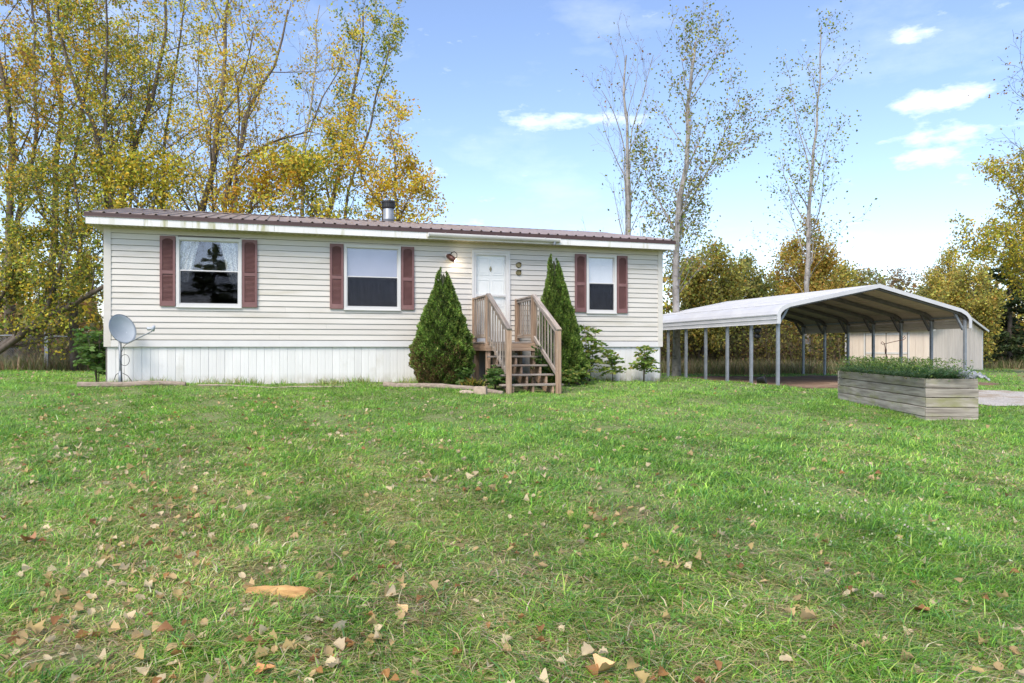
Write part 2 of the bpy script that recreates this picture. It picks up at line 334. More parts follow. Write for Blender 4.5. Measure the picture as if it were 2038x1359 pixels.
class Tree:
    def __init__(s, seed, **k):
        s.r = random.Random(seed); s.tubes = MB(); s.sites = []; s.k = dict(levels=3, segs=(9,5,3,2), sides=(8,5,3,3), nch=(11,6,5), ang=(42,42,45), ratio=(.5,.5,.45),
            wob=(.07,.14,.2,.25), trop=(.06,.08,.05,0), start=(.25,.2,.2), rr=.5, taper=.8, minr=.0045, conic=.6); s.k.update(k)
    def branch(s, p, d, L, r, lv, path=None):
        k = s.k; R_ = s.r
        if path is None:
            n = k['segs'][lv]; pts = [p]; dd = d.copy(); q = p.copy()
            for i in range(n):
                w = k['wob'][lv]; dd = (dd+Vector((R_.gauss(0,w), R_.gauss(0,w), R_.gauss(0,w*.7)+k['trop'][lv]))).normalized()
                q = q+dd*(L/n); pts.append(q.copy())
        else: pts = path; n = len(pts)-1; L = sum((pts[i+1]-pts[i]).length for i in range(n))
        rad = [max(k['minr'], r*(1-k['taper']*i/n)) for i in range(n+1)]
        if lv == 0: rad[0] *= 1.25
        s.tubes.tube(pts, rad, k['sides'][lv], cap=False)
        if lv >= k['levels']:
            for i in range(1, n+1):
                s.sites.append(pts[i])
                if i == 1: s.sites.append(pts[0].lerp(pts[1], .6))
            return
        nc = k['nch'][lv]; nc = max(2, int(nc*R_.uniform(.8,1.2))); phi = R_.uniform(0,6.28)
        for c in range(nc):
            t = k['start'][lv]+(1-k['start'][lv])*(c+R_.uniform(.1,.9))/nc; t = min(t,.985)
            i = min(int(t*n), n-1); u = t*n-i; q = pts[i].lerp(pts[i+1], u); ax = (pts[i+1]-pts[i]).normalized()
            phi += 2.4+R_.gauss(0,.4); a = R(k['ang'][lv]*R_.uniform(.7,1.25))
            o = ax.orthogonal().normalized(); o.rotate(Quaternion(ax, phi))
            cd = (ax*math.cos(a)+o*math.sin(a)).normalized()
            if lv == 0: f = 1-k['conic']*t
            else: f = 1-.4*t
            s.branch(q, cd, L*k['ratio'][lv]*f*R_.uniform(.7,1.2), max(k['minr'], rad[i]*k['rr']*R_.uniform(.7,1)), lv+1)
        if lv == k['levels']-1: s.sites.append(pts[-1])
def make_tree(name, label, stems, bark, pal, per, size, sig, group=None, keep=None, leafdrop=0, cat='tree', **k):
    """stems: list of (list of world points, radius)"""
    base = stems[0][0][0].copy(); t = Tree(rnd.randrange(10**6), **k)
    for pts, r in stems:
        # resample and roughen the stem path
        P = [Vector(p) for p in pts]; out = []
        for i in range(len(P)-1):
            m = max(2, int((P[i+1]-P[i]).length/.9))
            for j in range(m): out.append(P[i].lerp(P[i+1], j/m))
        out.append(P[-1]); w = t.k['wob'][0]
        out = [q+Vector((t.r.gauss(0,w*.6), t.r.gauss(0,w*.6), 0)) if 0 < i else q for i, q in enumerate(out)]
        t.branch(out[0], Vector((0,0,1)), 0, r, 0, path=out)
    root = thing(name, label, cat, base, 0, group)
    mb = t.tubes; mb.v = [(x-base.x, y-base.y, z-base.z) for x,y,z in mb.v]
    me = bpy.data.meshes.new('trunk'); me.from_pydata(mb.v, [], mb.f); me.polygons.foreach_set('use_smooth', np.ones(len(me.polygons), bool))
    link('trunk', me, bark, root)
    if per > 0:
        S = np.array([tuple(q) for q in t.sites]); S = S[rng.random(len(S)) > leafdrop]
        if keep is not None: S = S[keep(S)]
        n = np.maximum(0, rng.poisson(per, len(S))); P = np.repeat(S, n, axis=0)
        P = P+rng.normal(size=P.shape)*sig*np.array([1,1,.8])
        colr = pal(P) if callable(pal) else palette(len(P), pal)
        # clumps of slightly different leaf colour on neighbouring twigs
        tw = np.repeat(rng.normal(size=len(S))*.16, n); colr = np.clip(colr*(1+tw[:,None]), .004, .9)
        V, q, cc = cards(P-np.array(base), size*rng.uniform(.7,1.3,len(P)), colr)
        link('crown', np_mesh('crown', V, q, None, cc), M['leaf'], root)
    return root
def lathe(prof, n=24):       # (r,z) profile turned round z
    V = [(r*math.cos(2*math.pi*k/n), r*math.sin(2*math.pi*k/n), z) for r, z in prof for k in range(n)]
    Fc = [(i*n+k, i*n+(k+1)%n, (i+1)*n+(k+1)%n, (i+1)*n+k) for i in range(len(prof)-1) for k in range(n)]
    m = MB(); m.add(V, Fc); return m

# ================================================================== SETTING
def axis_grid(lo, hi, fine_lo, fine_hi, step):
    a = list(np.arange(fine_lo, fine_hi+1e-6, step)); d = step; v = fine_lo
    left = []
    while v > lo: d *= 1.35; v -= d; left.append(v)
    d = step; v = fine_hi; right = []
    while v < hi: d *= 1.35; v += d; right.append(v)
    return np.array(left[::-1]+a+right)
def sheet(name, xs, ys, zoff, matr, mask=None, kind='structure'):
    X, Y = np.meshgrid(xs, ys); Z = G(X, Y)+zoff; nx, ny = len(xs), len(ys)
    V = np.stack([X.ravel(), Y.ravel(), Z.ravel()], 1)
    i = np.arange((ny-1)*nx).reshape(ny-1, nx)[:, :-1].ravel(); q = np.stack([i, i+1, i+nx+1, i+nx], 1)
    if mask is not None:
        c = V[q].mean(axis=1); q = q[mask(c[:,0], c[:,1])]
    o = link(name, np_mesh(name, V, q, None, None, True), matr); o['kind'] = kind; return o
sheet('ground', axis_grid(-900, 900, -26, 32, .3), axis_grid(-60, 1500, -3, 46, .3), 0, M['ground'])
def wob(x, y): return .25*np.sin(1.7*x+.6*y)+.18*np.sin(2.9*y-.8*x)+.1*np.sin(5.1*x+3.3*y)
def in_drive(x, y):          # gravel drive coming in from the right and bending to the carport
    c = 15.3-.05*(x-10); return (np.abs(y-c+wob(x,y)*.5) < 2.0) & (x > 8.6+wob(y,x)*.8)
CPX, CPY, CPW, CPL = 529/F*19, 19.0, 6.36, 6.8
def cp_local(x, y): dx, dy = x-CPX, y-CPY; return dx*CT+dy*ST, -dx*ST+dy*CT
def in_dirt(x, y):
    a, b = cp_local(x, y); return (a > .0+wob(x,y)*.5) & (a < CPW+.6) & (b > -.7+wob(y,x)*.8) & (b < CPL-1.4+wob(x,y)*.5)
sheet('gravel_driveway', np.arange(8, 40, .16), np.arange(11.5, 19, .16), .014, M['gravel'], in_drive)
sheet('dirt_floor', np.arange(3, 16, .16), np.arange(17, 30, .16), .009, M['dirt'], in_dirt)

# ================================================================== HOUSE
BZ = .85
home = thing('mobile_home', 'long cream vinyl-sided mobile home with brown metal roof and white skirting', 'house', (HX, HY, CZ-BZ), TH)
HL, HD = WX(1316), 7.5
def lz(h): return h+BZ
def rect(x0, y0, x1, y1):     # photo rectangle on the front wall -> s0, z0, s1, z1
    s0, s1 = WX(x0), WX(x1); xm = (x0+x1)/2
    return s0, lz(WH(xm, y1)), s1, lz(WH(xm, y0))
win = [rect(350.8, 474, 481, 611), rect(684.4, 488.5, 797, 616.5), rect(1166.4, 507.5, 1226, 622.8)]
sh = [rect(317.7,470,350.4,609), rect(481.4,478,513,611.5), rect(655.6,485.5,684,614.5), rect(797.4,491.5,824.4,616.5), rect(1143,506,1166,621), rect(1226.4,509.5,1248,623)]
DK = .112                                                   # deck height over the camera
door = (WX(938.5), lz(DK)+.03, WX(1014.5), lz(WH(976, 499)))
opens = [(a+.03, b+.03, c-.03, d-.03) for a, b, c, d in win]+[(door[0]+.03, lz(.0), door[2]-.03, door[3]-.03)]
# wall core with the openings left out
mb = MB(); xs = sorted({0, HL}|{v for o in opens for v in (o[0], o[2])}); zs = sorted({-.02, lz(2.42)}|{v for o in opens for v in (o[1], o[3])})
for i in range(len(xs)-1):
    for j in range(len(zs)-1):
        cx, cz = (xs[i]+xs[i+1])/2, (zs[j]+zs[j+1])/2
        if any(o[0] < cx < o[2] and o[1] < cz < o[3] for o in opens): continue
        mb.box((xs[i], .022, zs[j]), (xs[i+1], .1, zs[j+1]))
mb.build('wall_core', M['core'], home)
NC = 19; z_lo = lz(.145); ch = (lz(2.40)-z_lo)/NC
def siding_prof(z): return [(.02, z), (-.016, z), (-.017, z+.006), (-.004, z+ch-.012), (-.004, z+ch-.008), (.02, z+ch-.008)]
for c in range(NC):
    z = z_lo+c*ch; cuts = sorted([(o[0]-.005, o[2]+.005) for o in opens if o[1] < z+ch*.6 and o[3] > z+ch*.4])
    x = .1; segs = []
    for a, b in cuts: segs.append((x, a)); x = b
    segs.append((x, HL-.1))
    # factory joints: long courses are lapped at uneven places
    out = []
    for a, b in segs:
        if b-a > 4.2:
            k = a+(b-a)*rnd.uniform(.3,.7); out += [(a, k-.001), (k+.001, b)]
        else: out.append((a, b))
    for a, b in out:
        if b-a > .03: MB().extrude_x(siding_prof(z), a, b).build('siding_board', M['siding'], home)
for side in (0, 1):                                          # gable end courses
    for c in range(NC):
        z = z_lo+c*ch; m = MB()
        m.extrude_x(siding_prof(z), .1, HD-.1)
        x = 0 if side == 0 else HL
        m.v = [((x+vy if side == 0 else x-vy), vx, vz) for vx, vy, vz in m.v]
        m.build('siding_board', M['siding'], home)
    xa, xb = (.022, .1) if side == 0 else (HL-.1, HL-.022)
    m = MB(); m.box((xa, .1, -.02), (xb, HD-.1, lz(2.42)))
    m.extrude_y([(0,0)], 0, 0) if False else None
    m.add([(xa,.0,lz(2.42)),(xa,HD,lz(2.42)),(xa,HD/2,lz(3.2)),(xb,.0,lz(2.42)),(xb,HD,lz(2.42)),(xb,HD/2,lz(3.2))], [(0,2,1),(3,4,5),(0,1,4,3),(1,2,5,4),(2,0,3,5)])
    m.build('end_wall', M['siding'], home)
MB().box((0, HD-.1, -.02), (HL, HD, lz(2.42))).build('back_wall', M['siding'], home)
MB().box((.1, .1, lz(.0)-.08), (HL-.1, HD-.1, lz(.0)+.0)).build('inner_floor', M['room'], home)
MB().box((.1, 3.4, lz(.02)), (HL-.1, 3.5, lz(2.36))).build('inner_partition', M['room'], home)
MB().box((.1, .1, lz(2.36)), (HL-.1, HD-.1, lz(2.39))).build('inner_ceiling', M['room'], home)
# corner posts, trim band, skirting
for x in (0, HL):
    sx = 1 if x == 0 else -1
    MB().box((min(x-.03*sx, x+.1*sx), -.026, lz(.0)), (max(x-.03*sx, x+.1*sx), .1, lz(2.40))).build('corner_trim', M['siding'], home)
MB().extrude_x([(.02,lz(.0)),(-.03,lz(.0)),(-.03,lz(.012)),(-.022,lz(.13)),(.02,lz(.135))], .101, HL-.101).build('trim_band', M['white'], home)
pw = .156; n = int((HL-.06)/pw); pw = (HL-.06)/n
def skirt_panel(): return MB().extrude_y([(0,0)], 0, 0)
sk = MB(); prof = [(.0005,.008),(.009,.001),(pw*.5-.006,.001),(pw*.5,.003),(pw*.5+.006,.001),(pw-.009,.001),(pw-.0005,.008),(pw-.0005,.02),(.0005,.02)]
for zz in (-.12, lz(-.004)):
    for x, y in prof: sk.v.append((x, y, zz))
k = len(prof); sk.f += [(i,(i+1)%k,k+(i+1)%k,k+i) for i in range(k)]+[tuple(range(k)), tuple(range(k,2*k))]
skm = sk.mesh('skirt_panel'); skm.materials.append(M['skirt'])
for i in range(n):
    if 7.5 < .03+(i+.5)*pw < 8.45: continue
    o = link('skirt_panel', skm, None, home); o.location = (.03+i*pw, .012+rnd.uniform(-.003,.003), 0)
for side in (0, 1):
    x = .02 if side == 0 else HL-.05
    MB().box((x, .05, -.12), (x+.03, HD-.05, lz(-.004))).build('end_skirt', M['skirt'], home)
# roof
EY, RY = -.36, HD/2; ze, zr = lz(2.615), lz(3.41); X0, X1 = WX(172)*0-.30, HL+.2
sl = math.hypot(RY-EY, zr-ze); NP = 14; pwid = (X1-X0)/NP
def panel_mesh():
    m = MB(); xs_, hs = [0], [0]
    for r in range(4):
        c = pwid*(r+.5)/4
        xs_ += [c-.032, c-.012, c+.012, c+.032]; hs += [0, .024, .024, 0]
    xs_.append(pwid); hs.append(0); k = len(xs_)
    for y in (0, sl):
        for x, h in zip(xs_, hs): m.v.append((x, y, h))
    for y in (0, sl):
        for x, h in zip(xs_, hs): m.v.append((x, y, h-.006))
    for i in range(k-1):
        m.f += [(i,i+1,k+i+1,k+i), (2*k+i,3*k+i,3*k+i+1,2*k+i+1), (i,2*k+i,2*k+i+1,i+1), (k+i,k+i+1,3*k+i+1,3*k+i)]
    me = m.mesh('roof_panel'); me.materials.append(M['roof']); return me
pm = panel_mesh(); pit = math.atan2(zr-ze, RY-EY)
for i in range(NP):
    o = link('roof_panel', pm, None, home); o.location = (X0+i*pwid, EY, ze); o.rotation_euler = (pit, 0, 0)
    o = link('roof_panel', pm, None, home); o.location = (X0+(i+1)*pwid, 2*RY-EY, ze); o.rotation_euler = (pit, 0, math.pi)
# ridge cap: raised on the ribs so that dark gaps show between them
MB().extrude_x([(RY-.2,zr+.026-.2*math.tan(pit)+.002),(RY,zr+.028),(RY+.2,zr+.028-.2*math.tan(pit)),(RY+.2,zr+.02-.2*math.tan(pit)),(RY,zr+.02),(RY-.2,zr+.02-.2*math.tan(pit))], X0-.02, X1+.02).build('ridge_cap', M['roof'], home)
MB().extrude_x([(RY-.1,zr-.03),(RY,zr+.004),(RY+.1,zr-.03)], X0+.02, X1-.02).build('ridge_closure', M['black'], home)
# eave: brown drip edge, fascia lengths, soffit
MB().extrude_x([(EY-.012,ze-.008),(EY+.02,ze-.004),(EY+.02,lz(2.525)),(EY-.02,lz(2.525)),(EY-.016,lz(2.545))], X0, X1).build('drip_edge', M['brown_trim'], home)
fx = [X0+.03, .75, 3.2, 6.6, 9.8, X1-.03]
for a, b in zip(fx[:-1], fx[1:]):
    MB().extrude_x([(EY-.006,lz(2.53)),(EY+.02,lz(2.53)),(EY+.02,lz(2.385)),(EY-.008,lz(2.385))], a+.002, b-.002).build('fascia', M['fascia_algae' if .2 < a < 2.5 else 'fascia'], home)
MB().box((X0+.05, EY+.022, lz(2.40)), (X1-.05, .03, lz(2.408))).build('soffit', M['soffit'], home)
m = MB(); x = X0+.06
while x < X1-.1: m.box((x, EY+.03, lz(2.389)), (x+.055, -.02, lz(2.3985))); x += .11
m.build('soffit_ribs', M['soffit'], home)
MB().extrude_x([(-.004,lz(2.36)),(-.03,lz(2.36)),(-.035,lz(2.398)),(-.004,lz(2.398))], .1, HL-.1).build('frieze_strip', M['soffit'], home)
for xx in (X0, X1):                                          # rake trims on the gable ends
    sgn = 1 if xx == X0 else -1
    for a, b in (((EY, ze), (RY, zr)), ((2*RY-EY, ze), (RY, zr))):
        beam('rake_trim', (xx+.012*sgn, a[0], a[1]-.055), (xx+.012*sgn, b[0], b[1]-.055), .02, .09, M['brown_trim'], home, b=.002)
        beam('rake_board', (xx+.035*sgn, a[0]+(.03 if a[0] < RY else -.03), a[1]-.155), (xx+.035*sgn, b[0], b[1]-.155), .02, .12, M['white'], home, b=.002)
    MB().box((min(xx+.05*sgn, (.1 if sgn > 0 else HL-.1)), .03, lz(2.40)), (max(xx+.05*sgn, (.1 if sgn > 0 else HL-.1)), HD, lz(2.408))).build('end_soffit', M['soffit'], home)
# gutter over the door
g0, g1 = WX(850)-.05, WX(1104)-.05
mg = MB(); pr = []
for i in range(9):
    a = math.pi+i*math.pi/8; pr.append((EY-.075+.058*math.cos(a), lz(2.50)+.075*math.sin(a)))
pr2 = [(y*1.0+(EY-.075)*0, z) for y, z in pr]; inner = [(EY-.075+(y-EY+.075)*.9, z+.006) for y, z in pr[::-1]]
mg.extrude_x(pr2+inner, g0, g1); mg.box((g0-.012, EY-.14, lz(2.42)), (g0-.001, EY-.012, lz(2.505))); mg.box((g1+.001, EY-.14, lz(2.42)), (g1+.012, EY-.012, lz(2.505)))
gt = mg.build('gutter', M['white'], home, False)
for t in (.12, .5, .88):
    MB().box((g0+(g1-g0)*t-.012, EY-.14, lz(2.503)), (g0+(g1-g0)*t+.012, EY-.01, lz(2.512))).build('gutter_strap', M['white'], gt)
MB().tube([(g1-.12, EY-.075, lz(2.44)), (g1-.12, EY-.075, lz(2.37))], .035, 10).build('downspout_stub', M['galv'], gt)
# flue pipe behind the ridge
Zf = 0
sf = (lambda k: (-HX+HY*k+(ST+CT*k)*4.15)/(CT-ST*k))((773-1019)/F); Zf = HY+ST*sf+CT*4.15
ft = lz((690-399)*Zf/F); fr = 10.5*Zf/F
fl = lathe([(fr,zr-.3),(fr,ft-.55),(fr+.006,ft-.545),(fr+.006,ft-.52),(fr,ft-.515),(fr,ft-.12),(fr*.9,ft-.1),(0.001,ft-.1)], 20).build('flue_pipe', M['galv'], home, True); fl.location = (sf, 4.15, 0)
cp = MB(); cp.v, cp.f = (lambda q: (q.v, q.f))(lathe([(fr*.7,ft-.02),(fr*1.3,ft-.02),(fr*1.33,ft-.03),(fr*1.33,ft-.07),(fr*1.22,ft-.085),(fr*1.22,ft-.2),(fr*1.05,ft-.235),(fr*1.02,ft-.235)], 20))
for k in range(20):
    a = 2*math.pi*k/20; cp.tube([(fr*1.235*math.cos(a), fr*1.235*math.sin(a), ft-.09), (fr*1.235*math.cos(a), fr*1.235*math.sin(a), ft-.21)], .005, 4)
cp.build('flue_cap', M['black'], fl)

# windows
def frame_ring(m, x0, z0, x1, z1, w, y0, y1):
    m.box((x0,y0,z0),(x0+w,y1,z1)); m.box((x1-w,y0,z0),(x1,y1,z1)); m.box((x0+w,y0+.0005,z0),(x1-w,y1,z0+w)); m.box((x0+w,y0+.0005,z1-w),(x1-w,y1,z1))
def window(i, s0, z0, s1, z1, rail_y, wlabel):
    fw = .058; m = MB(); frame_ring(m, s0, z0, s1, z1, fw, -.04, .06)
    w = m.build('window', M['white'], home); w['label'] = wlabel
    a0, b0, a1, b1 = s0+fw, z0+fw, s1-fw, z1-fw; zr_ = lz(WH((win_px[i][0]+win_px[i][1])/2, rail_y))
    m = MB(); frame_ring(m, a0-.002, zr_-.02, a1+.002, b1+.002, .018, .005, .035); m.build('upper_sash', M['white'], w)
    m = MB(); frame_ring(m, a0-.002, b0-.002, a1+.002, zr_+.02, .026, -.02, .004); m.build('lower_sash', M['white'], w)
    MB().box((a0+.016, .02, zr_-.004), (a1-.016, .024, b1-.014)).build('pane', M['glass'], w)
    MB().box((a0+.024, -.01, b0+.022), (a1-.024, -.006, zr_-.004)).build('pane', M['glass'], w)
    MB().box((a0+.02, -.03, b0+.02), (a1-.02, -.0285, zr_-.002)).build('insect_screen', M['mesh_screen'], w)
    MB().box((s0-.004, -.052, z0-.018), (s1+.004, -.001, z0+.002)).build('sill', M['white'], w)
    return w, a0, b0, a1, b1, zr_
win_px = [(350.8,481),(684.4,797),(1166.4,1226)]
wl, a0, b0, a1, b1, zm = window(0, *win[0], 540, 'left window with lace curtains behind its upper pane')
def drape(side):                                             # tied-back lace: wide at the top and bottom, open in the middle
    m = MB(); nx, nz_ = 22, 16; w = a1-a0
    for j in range(nz_+1):
        v = j/nz_; z = b1-v*(b1-b0)*.62
        reach = w*(.33-.04*math.sin(v*4)-.20*v*v)
        for i in range(nx+1):
            u = i/nx; x = (a0+u*reach) if side < 0 else (a1-u*reach)
            m.v.append((x, .06+.018*math.sin(u*19+v*2), z-.05*math.sin(u*3.1)*v))
    for j in range(nz_):
        for i in range(nx): q = j*(nx+1)+i; m.f.append((q,q+1,q+nx+2,q+nx+1))
    m.build('curtain', M['lace'], wl, True)
drape(-1); drape(1)
wm, a0, b0, a1, b1, zm = window(1, *win[1], 552, 'middle window with a pale sheet coloured as sky reflection in its upper half')
MB().box((a0, .045, zm), (a1, .05, b1)).build('sky_reflection_sheet', M['sky_reflection'], wm)  # added sheet behind the upper pane, coloured like reflected sky
def hanging(name, x0, z0, x1, z1, y, amp, matr, par):
    m = MB(); nx = 40; nz_ = 12
    for j in range(nz_+1):
        for i in range(nx+1):
            u, v = i/nx, j/nz_; m.v.append((x0+(x1-x0)*u, y+amp*(math.sin(u*23+math.sin(v*3)*1.6)+.6*math.sin(u*51+v*2)), z0+(z1-z0)*v))
    for j in range(nz_):
        for i in range(nx): q = j*(nx+1)+i; m.f.append((q,q+1,q+nx+2,q+nx+1))
    return m.build(name, matr, par, True)
hanging('curtain', a0, b0, a1, zm, .07, .01, M['screen'], wm)
wr, a0, b0, a1, b1, zm = window(2, *win[2], 564.5, 'right window with a white slatted blind in its upper half')
m = MB(); z = zm
while z < b1: m.box((a0+.006, .036, z), (a1-.006, .042, z+.0225)); z += .025
m.build('blind_slats', M['blind'], wr)
hanging('curtain', a0, b0, a1, zm, .06, .008, M['screen'], wr)
# shutters
for k, (x0, z0, x1, z1) in enumerate(sh):
    x0 += .008; x1 -= .008; w = x1-x0; fwid = .046; m = MB(); mid = z0+(z1-z0)*.485
    m.box((x0,-.05,z0),(x0+fwid,-.012,z1)); m.box((x1-fwid,-.05,z0),(x1,-.012,z1))
    m.box((x0+fwid,-.049,z0),(x1-fwid,-.012,z0+.1)); m.box((x0+fwid,-.049,mid-.035),(x1-fwid,-.012,mid+.035))
    # arched head
    tz = z1-.1; cx = (x0+x1)/2; hw = w/2-fwid; pr = [(x0+fwid,z1),(x0+fwid,tz)]
    for i in range(9): a = math.pi-i*math.pi/8; pr.append((cx+hw*math.cos(a), tz+.05*math.sin(a)))
    pr += [(x1-fwid,tz),(x1-fwid,z1)]; m.extrude_y(pr[::-1], -.049, -.012)
    s_ = m.build('shutter', M['shutter'], home)
    MB().box((x0+fwid,-.02,z0+.1),(x1-fwid,-.014,z1-.02)).build('shutter_back', M['shutter'], s_)
    lv = MB()
    for zz in np.arange(z0+.104, tz+.04, .0255):
        if mid-.055 < zz < mid+.033: continue
        lv.add([(x0+fwid,-.044,zz),(x1-fwid,-.044,zz),(x1-fwid,-.022,zz+.018),(x0+fwid,-.022,zz+.018),(x0+fwid,-.04,zz-.004),(x1-fwid,-.04,zz-.004)], [(0,1,2,3),(4,5,1,0)])
    lo = lv.build('louvers', M['shutter'], s_); lo['kind'] = 'stuff'
# door
x0, z0, x1, z1 = door; m = MB(); frame_ring(m, x0, z0-.03, x1, z1, .05, -.045, .06)
dr = m.build('door', M['white'], home); dr['label'] = 'white six-panel door behind a glass storm door'
m = MB(); frame_ring(m, x0+.05, z0+.02, x1-.05, z1-.05, .055, -.03, -.002); zc = lz(WH(976, 588)); m.box((x0+.105,-.0295,zc-.02),(x1-.105,-.003,zc+.02)); m.box((x0+.105,-.0295,z0+.07),(x1-.105,-.003,z0+.22))
sd_ = m.build('storm_frame', M['white'], dr)
MB().box((x0+.1,-.016,zc+.018),(x1-.1,-.012,z1-.1)).build('storm_pane', M['glass_door'], dr)
MB().box((x0+.1,-.016,z0+.2),(x1-.1,-.012,zc-.018)).build('storm_pane', M['glass_door'], dr)
MB().box((x0+.05,.03,z0),(x1-.05,.06,z1-.05)).build('door_leaf', M['door'], dr)
iw = (x1-x0-.1); hh = z1-z0
for (u0, u1) in ((.12,.46),(.54,.88)):
    for v0, v1 in ((.06,.32),(.38,.68),(.73,.92)):
        m = MB(); A = (x0+.05+iw*u0, z0+hh*v0); B = (x0+.05+iw*u1, z0+hh*v1); frame_ring(m, A[0], A[1], B[0], B[1], .018, .02, .0305)
        m.box((A[0]+.05,.0215,A[1]+.05),(B[0]-.05,.0305,B[1]-.05)); m.build('door_panel', M['door'], dr)
m = MB(); cx = (x0+x1)/2; zk = lz(WH(972,535)); m.add([(cx,.012,zk+.07),(cx+.03,.012,zk),(cx,.012,zk-.07),(cx-.03,.012,zk),(cx,.03,zk+.07),(cx+.03,.03,zk),(cx,.03,zk-.07),(cx-.03,.03,zk)], [(0,1,2,3),(4,7,6,5),(0,4,5,1),(1,5,6,2),(2,6,7,3),(3,7,4,0)])
m.build('door_knocker', M['brass'], dr)
m = MB(); zk = lz(DK+.95); m.box((x0+.062,-.05,zk-.05),(x0+.09,-.031,zk+.06)); m.tube([(x0+.076,-.05,zk),(x0+.076,-.085,zk),(x0+.12,-.09,zk)], .009, 6); m.build('door_handle', M['black'], dr)
# round hooded vents
for yy in (527.5, 542.5):
    v = lathe([(.066,0),(.066,.02),(.056,.03),(.05,.012),(.0,.012)], 20); v.v = [(x, -z-.012, y) for x, y, z in v.v]
    o = v.build('vent', M['brass'], home, False); o.location = (WX(1031.5), 0, lz(WH(1031.5, yy)))
    h = MB(); n_ = 12
    for i in range(n_+1):
        a = math.pi*i/n_; h.v += [(.066*math.cos(a), -.012, .066*math.sin(a)), (.06*math.cos(a), -.06, .03+.03*math.sin(a))]
    for i in range(n_): h.f.append((2*i,2*i+1,2*i+3,2*i+2))
    hh_ = h.build('vent_hood', M['black'], o)
# wall lamp
lx, lzz = WX(892), lz(WH(892, 512)); lm = MB().box((lx-.07,-.04,lzz-.07),(lx+.07,-.012,lzz+.07)).build('wall_lamp', M['white'], home)
m = MB(); m.tube([(lx-.02,-.04,lzz+.03),(lx,-.1,lzz+.01),(lx+.05,-.15,lzz-.04),(lx+.1,-.17,lzz-.075),(lx+.125,-.18,lzz-.09)], [.045,.062,.066,.058,.05], 14, cap=False); m.build('lamp_shade', M['copper'], lm, True)
m = MB(); m.tube([(lx+.03,-.05,lzz+.04),(lx+.06,-.09,lzz+.1),(lx+.12,-.12,lzz+.12),(lx+.17,-.15,lzz+.07),(lx+.165,-.17,lzz+.0),(lx+.13,-.17,lzz-.04)], .009, 6); m.build('lamp_arm', M['black'], lm, True)
m = MB(); m.tube([(lx+.09,-.165,lzz-.068),(lx+.12,-.178,lzz-.086),(lx+.14,-.186,lzz-.1)], [.03,.042,.025], 12); m.build('bulb', M['bulb'], lm, True)
ld = bpy.data.lights.new('lamp_light', 'POINT'); ld.energy = 1.6; ld.color = (1,.84,.62); ld.shadow_soft_size = .05
lo = bpy.data.objects.new('lamp_light', ld); C.objects.link(lo); lo.parent = lm; lo.location = (lx+.16,-.2,lzz-.14)

# ================================================================== STAIRS
st = thing('wooden_stairs', 'weathered wooden entry stairs with railings up to the white door', 'stairs', (*H2W(7.55, 0), CZ-BZ), TH)
SWD = 1.03; PB, PM, PF = -.1, -1.25, -2.75; zd = lz(DK); zg = lambda s, p: Gf(*H2W(7.55+s, p))-(CZ-BZ)
PT = .095
tops = {PB: lz(1.13), PM: lz(1.135), PF: lz(.315)}
for s in (0, SWD):
    for p in (PB, PM, PF):
        bot = zg(s, p)-.05 if p != PB else zd-.25
        beam('post', (s, p, bot), (s, p, tops[p]+rnd.uniform(-.02,.03)), PT, PT, M['wood_tan'], st, b=.006)
    beam('post', (s, -.3, zg(s,-.3)-.05), (s, -.3, zd-.2), PT, PT, M['wood_tan'], st, b=.006)
    q = -1 if s == 0 else 1; o_ = q*.0
    # top rails and sub-rails
    beam('handrail', (s, PB+.05, lz(1.09)), (s, PM+.05, lz(1.10)), .09, .038, M['wood_grey'], st)
    beam('rail', (s, PB+.05, lz(1.045)), (s, PM+.05, lz(1.055)), .038, .06, M['wood_grey'], st)
    beam('rail', (s, PB+.05, lz(.235)), (s, PM+.05, lz(.235)), .038, .085, M['wood_grey'], st)
    beam('handrail', (s-q*.0, PM-.02, lz(1.125)), (s, PF-.06, lz(.335)), .10, .04, M['wood_grey'], st)
    beam('rail', (s, PM-.05, lz(1.055)), (s, PF+.05, lz(.275)), .038, .085, M['wood_grey'], st)
    beam('rail', (s, PM-.05, lz(.2)), (s, PF+.05, lz(-.56)), .038, .085, M['wood_grey'], st)
    for i in range(6):
        p = PB-.1+(PM-PB+.2-.02)*(i+.5)/6; beam('baluster', (s+q*.03, p, lz(.2)), (s+q*.03, p, lz(1.06)), .029, .029, M['wood_grey'], st, b=.003)
    for i in range(8):
        t = (i+.7)/8.4; p = PM+(PF-PM)*t
        beam('baluster', (s+q*.03, p, lz(.16-.76*t)), (s+q*.03, p, lz(1.07-.78*t)), .029, .029, M['wood_grey'], st, b=.003)
# deck
nb = 8
for i in range(nb):
    p = -.07+(PM-.04+.07)*(i+.5)/nb; beam('deck_board', (-.1, p, zd-.019), (SWD+.1, p, zd-.019), abs(PM-.04+.07)/nb-.008, .036, M['wood_grey'], st, up=(0,0,1), b=.004)
beam('rim_joist', (-.075, PM-.07, zd-.12), (SWD+.075, PM-.07, zd-.12), .04, .16, M['wood_tan'], st)
beam('rim_joist', (-.07, PM-.045, zd-.12), (-.07, -.05, zd-.12), .036, .16, M['wood_tan'], st)
beam('rim_joist', (SWD+.07, PM-.045, zd-.12), (SWD+.07, -.05, zd-.12), .036, .16, M['wood_tan'], st)
beam('joist', (SWD/2, PM-.045, zd-.12), (SWD/2, -.05, zd-.12), .036, .16, M['wood_tan'], st)
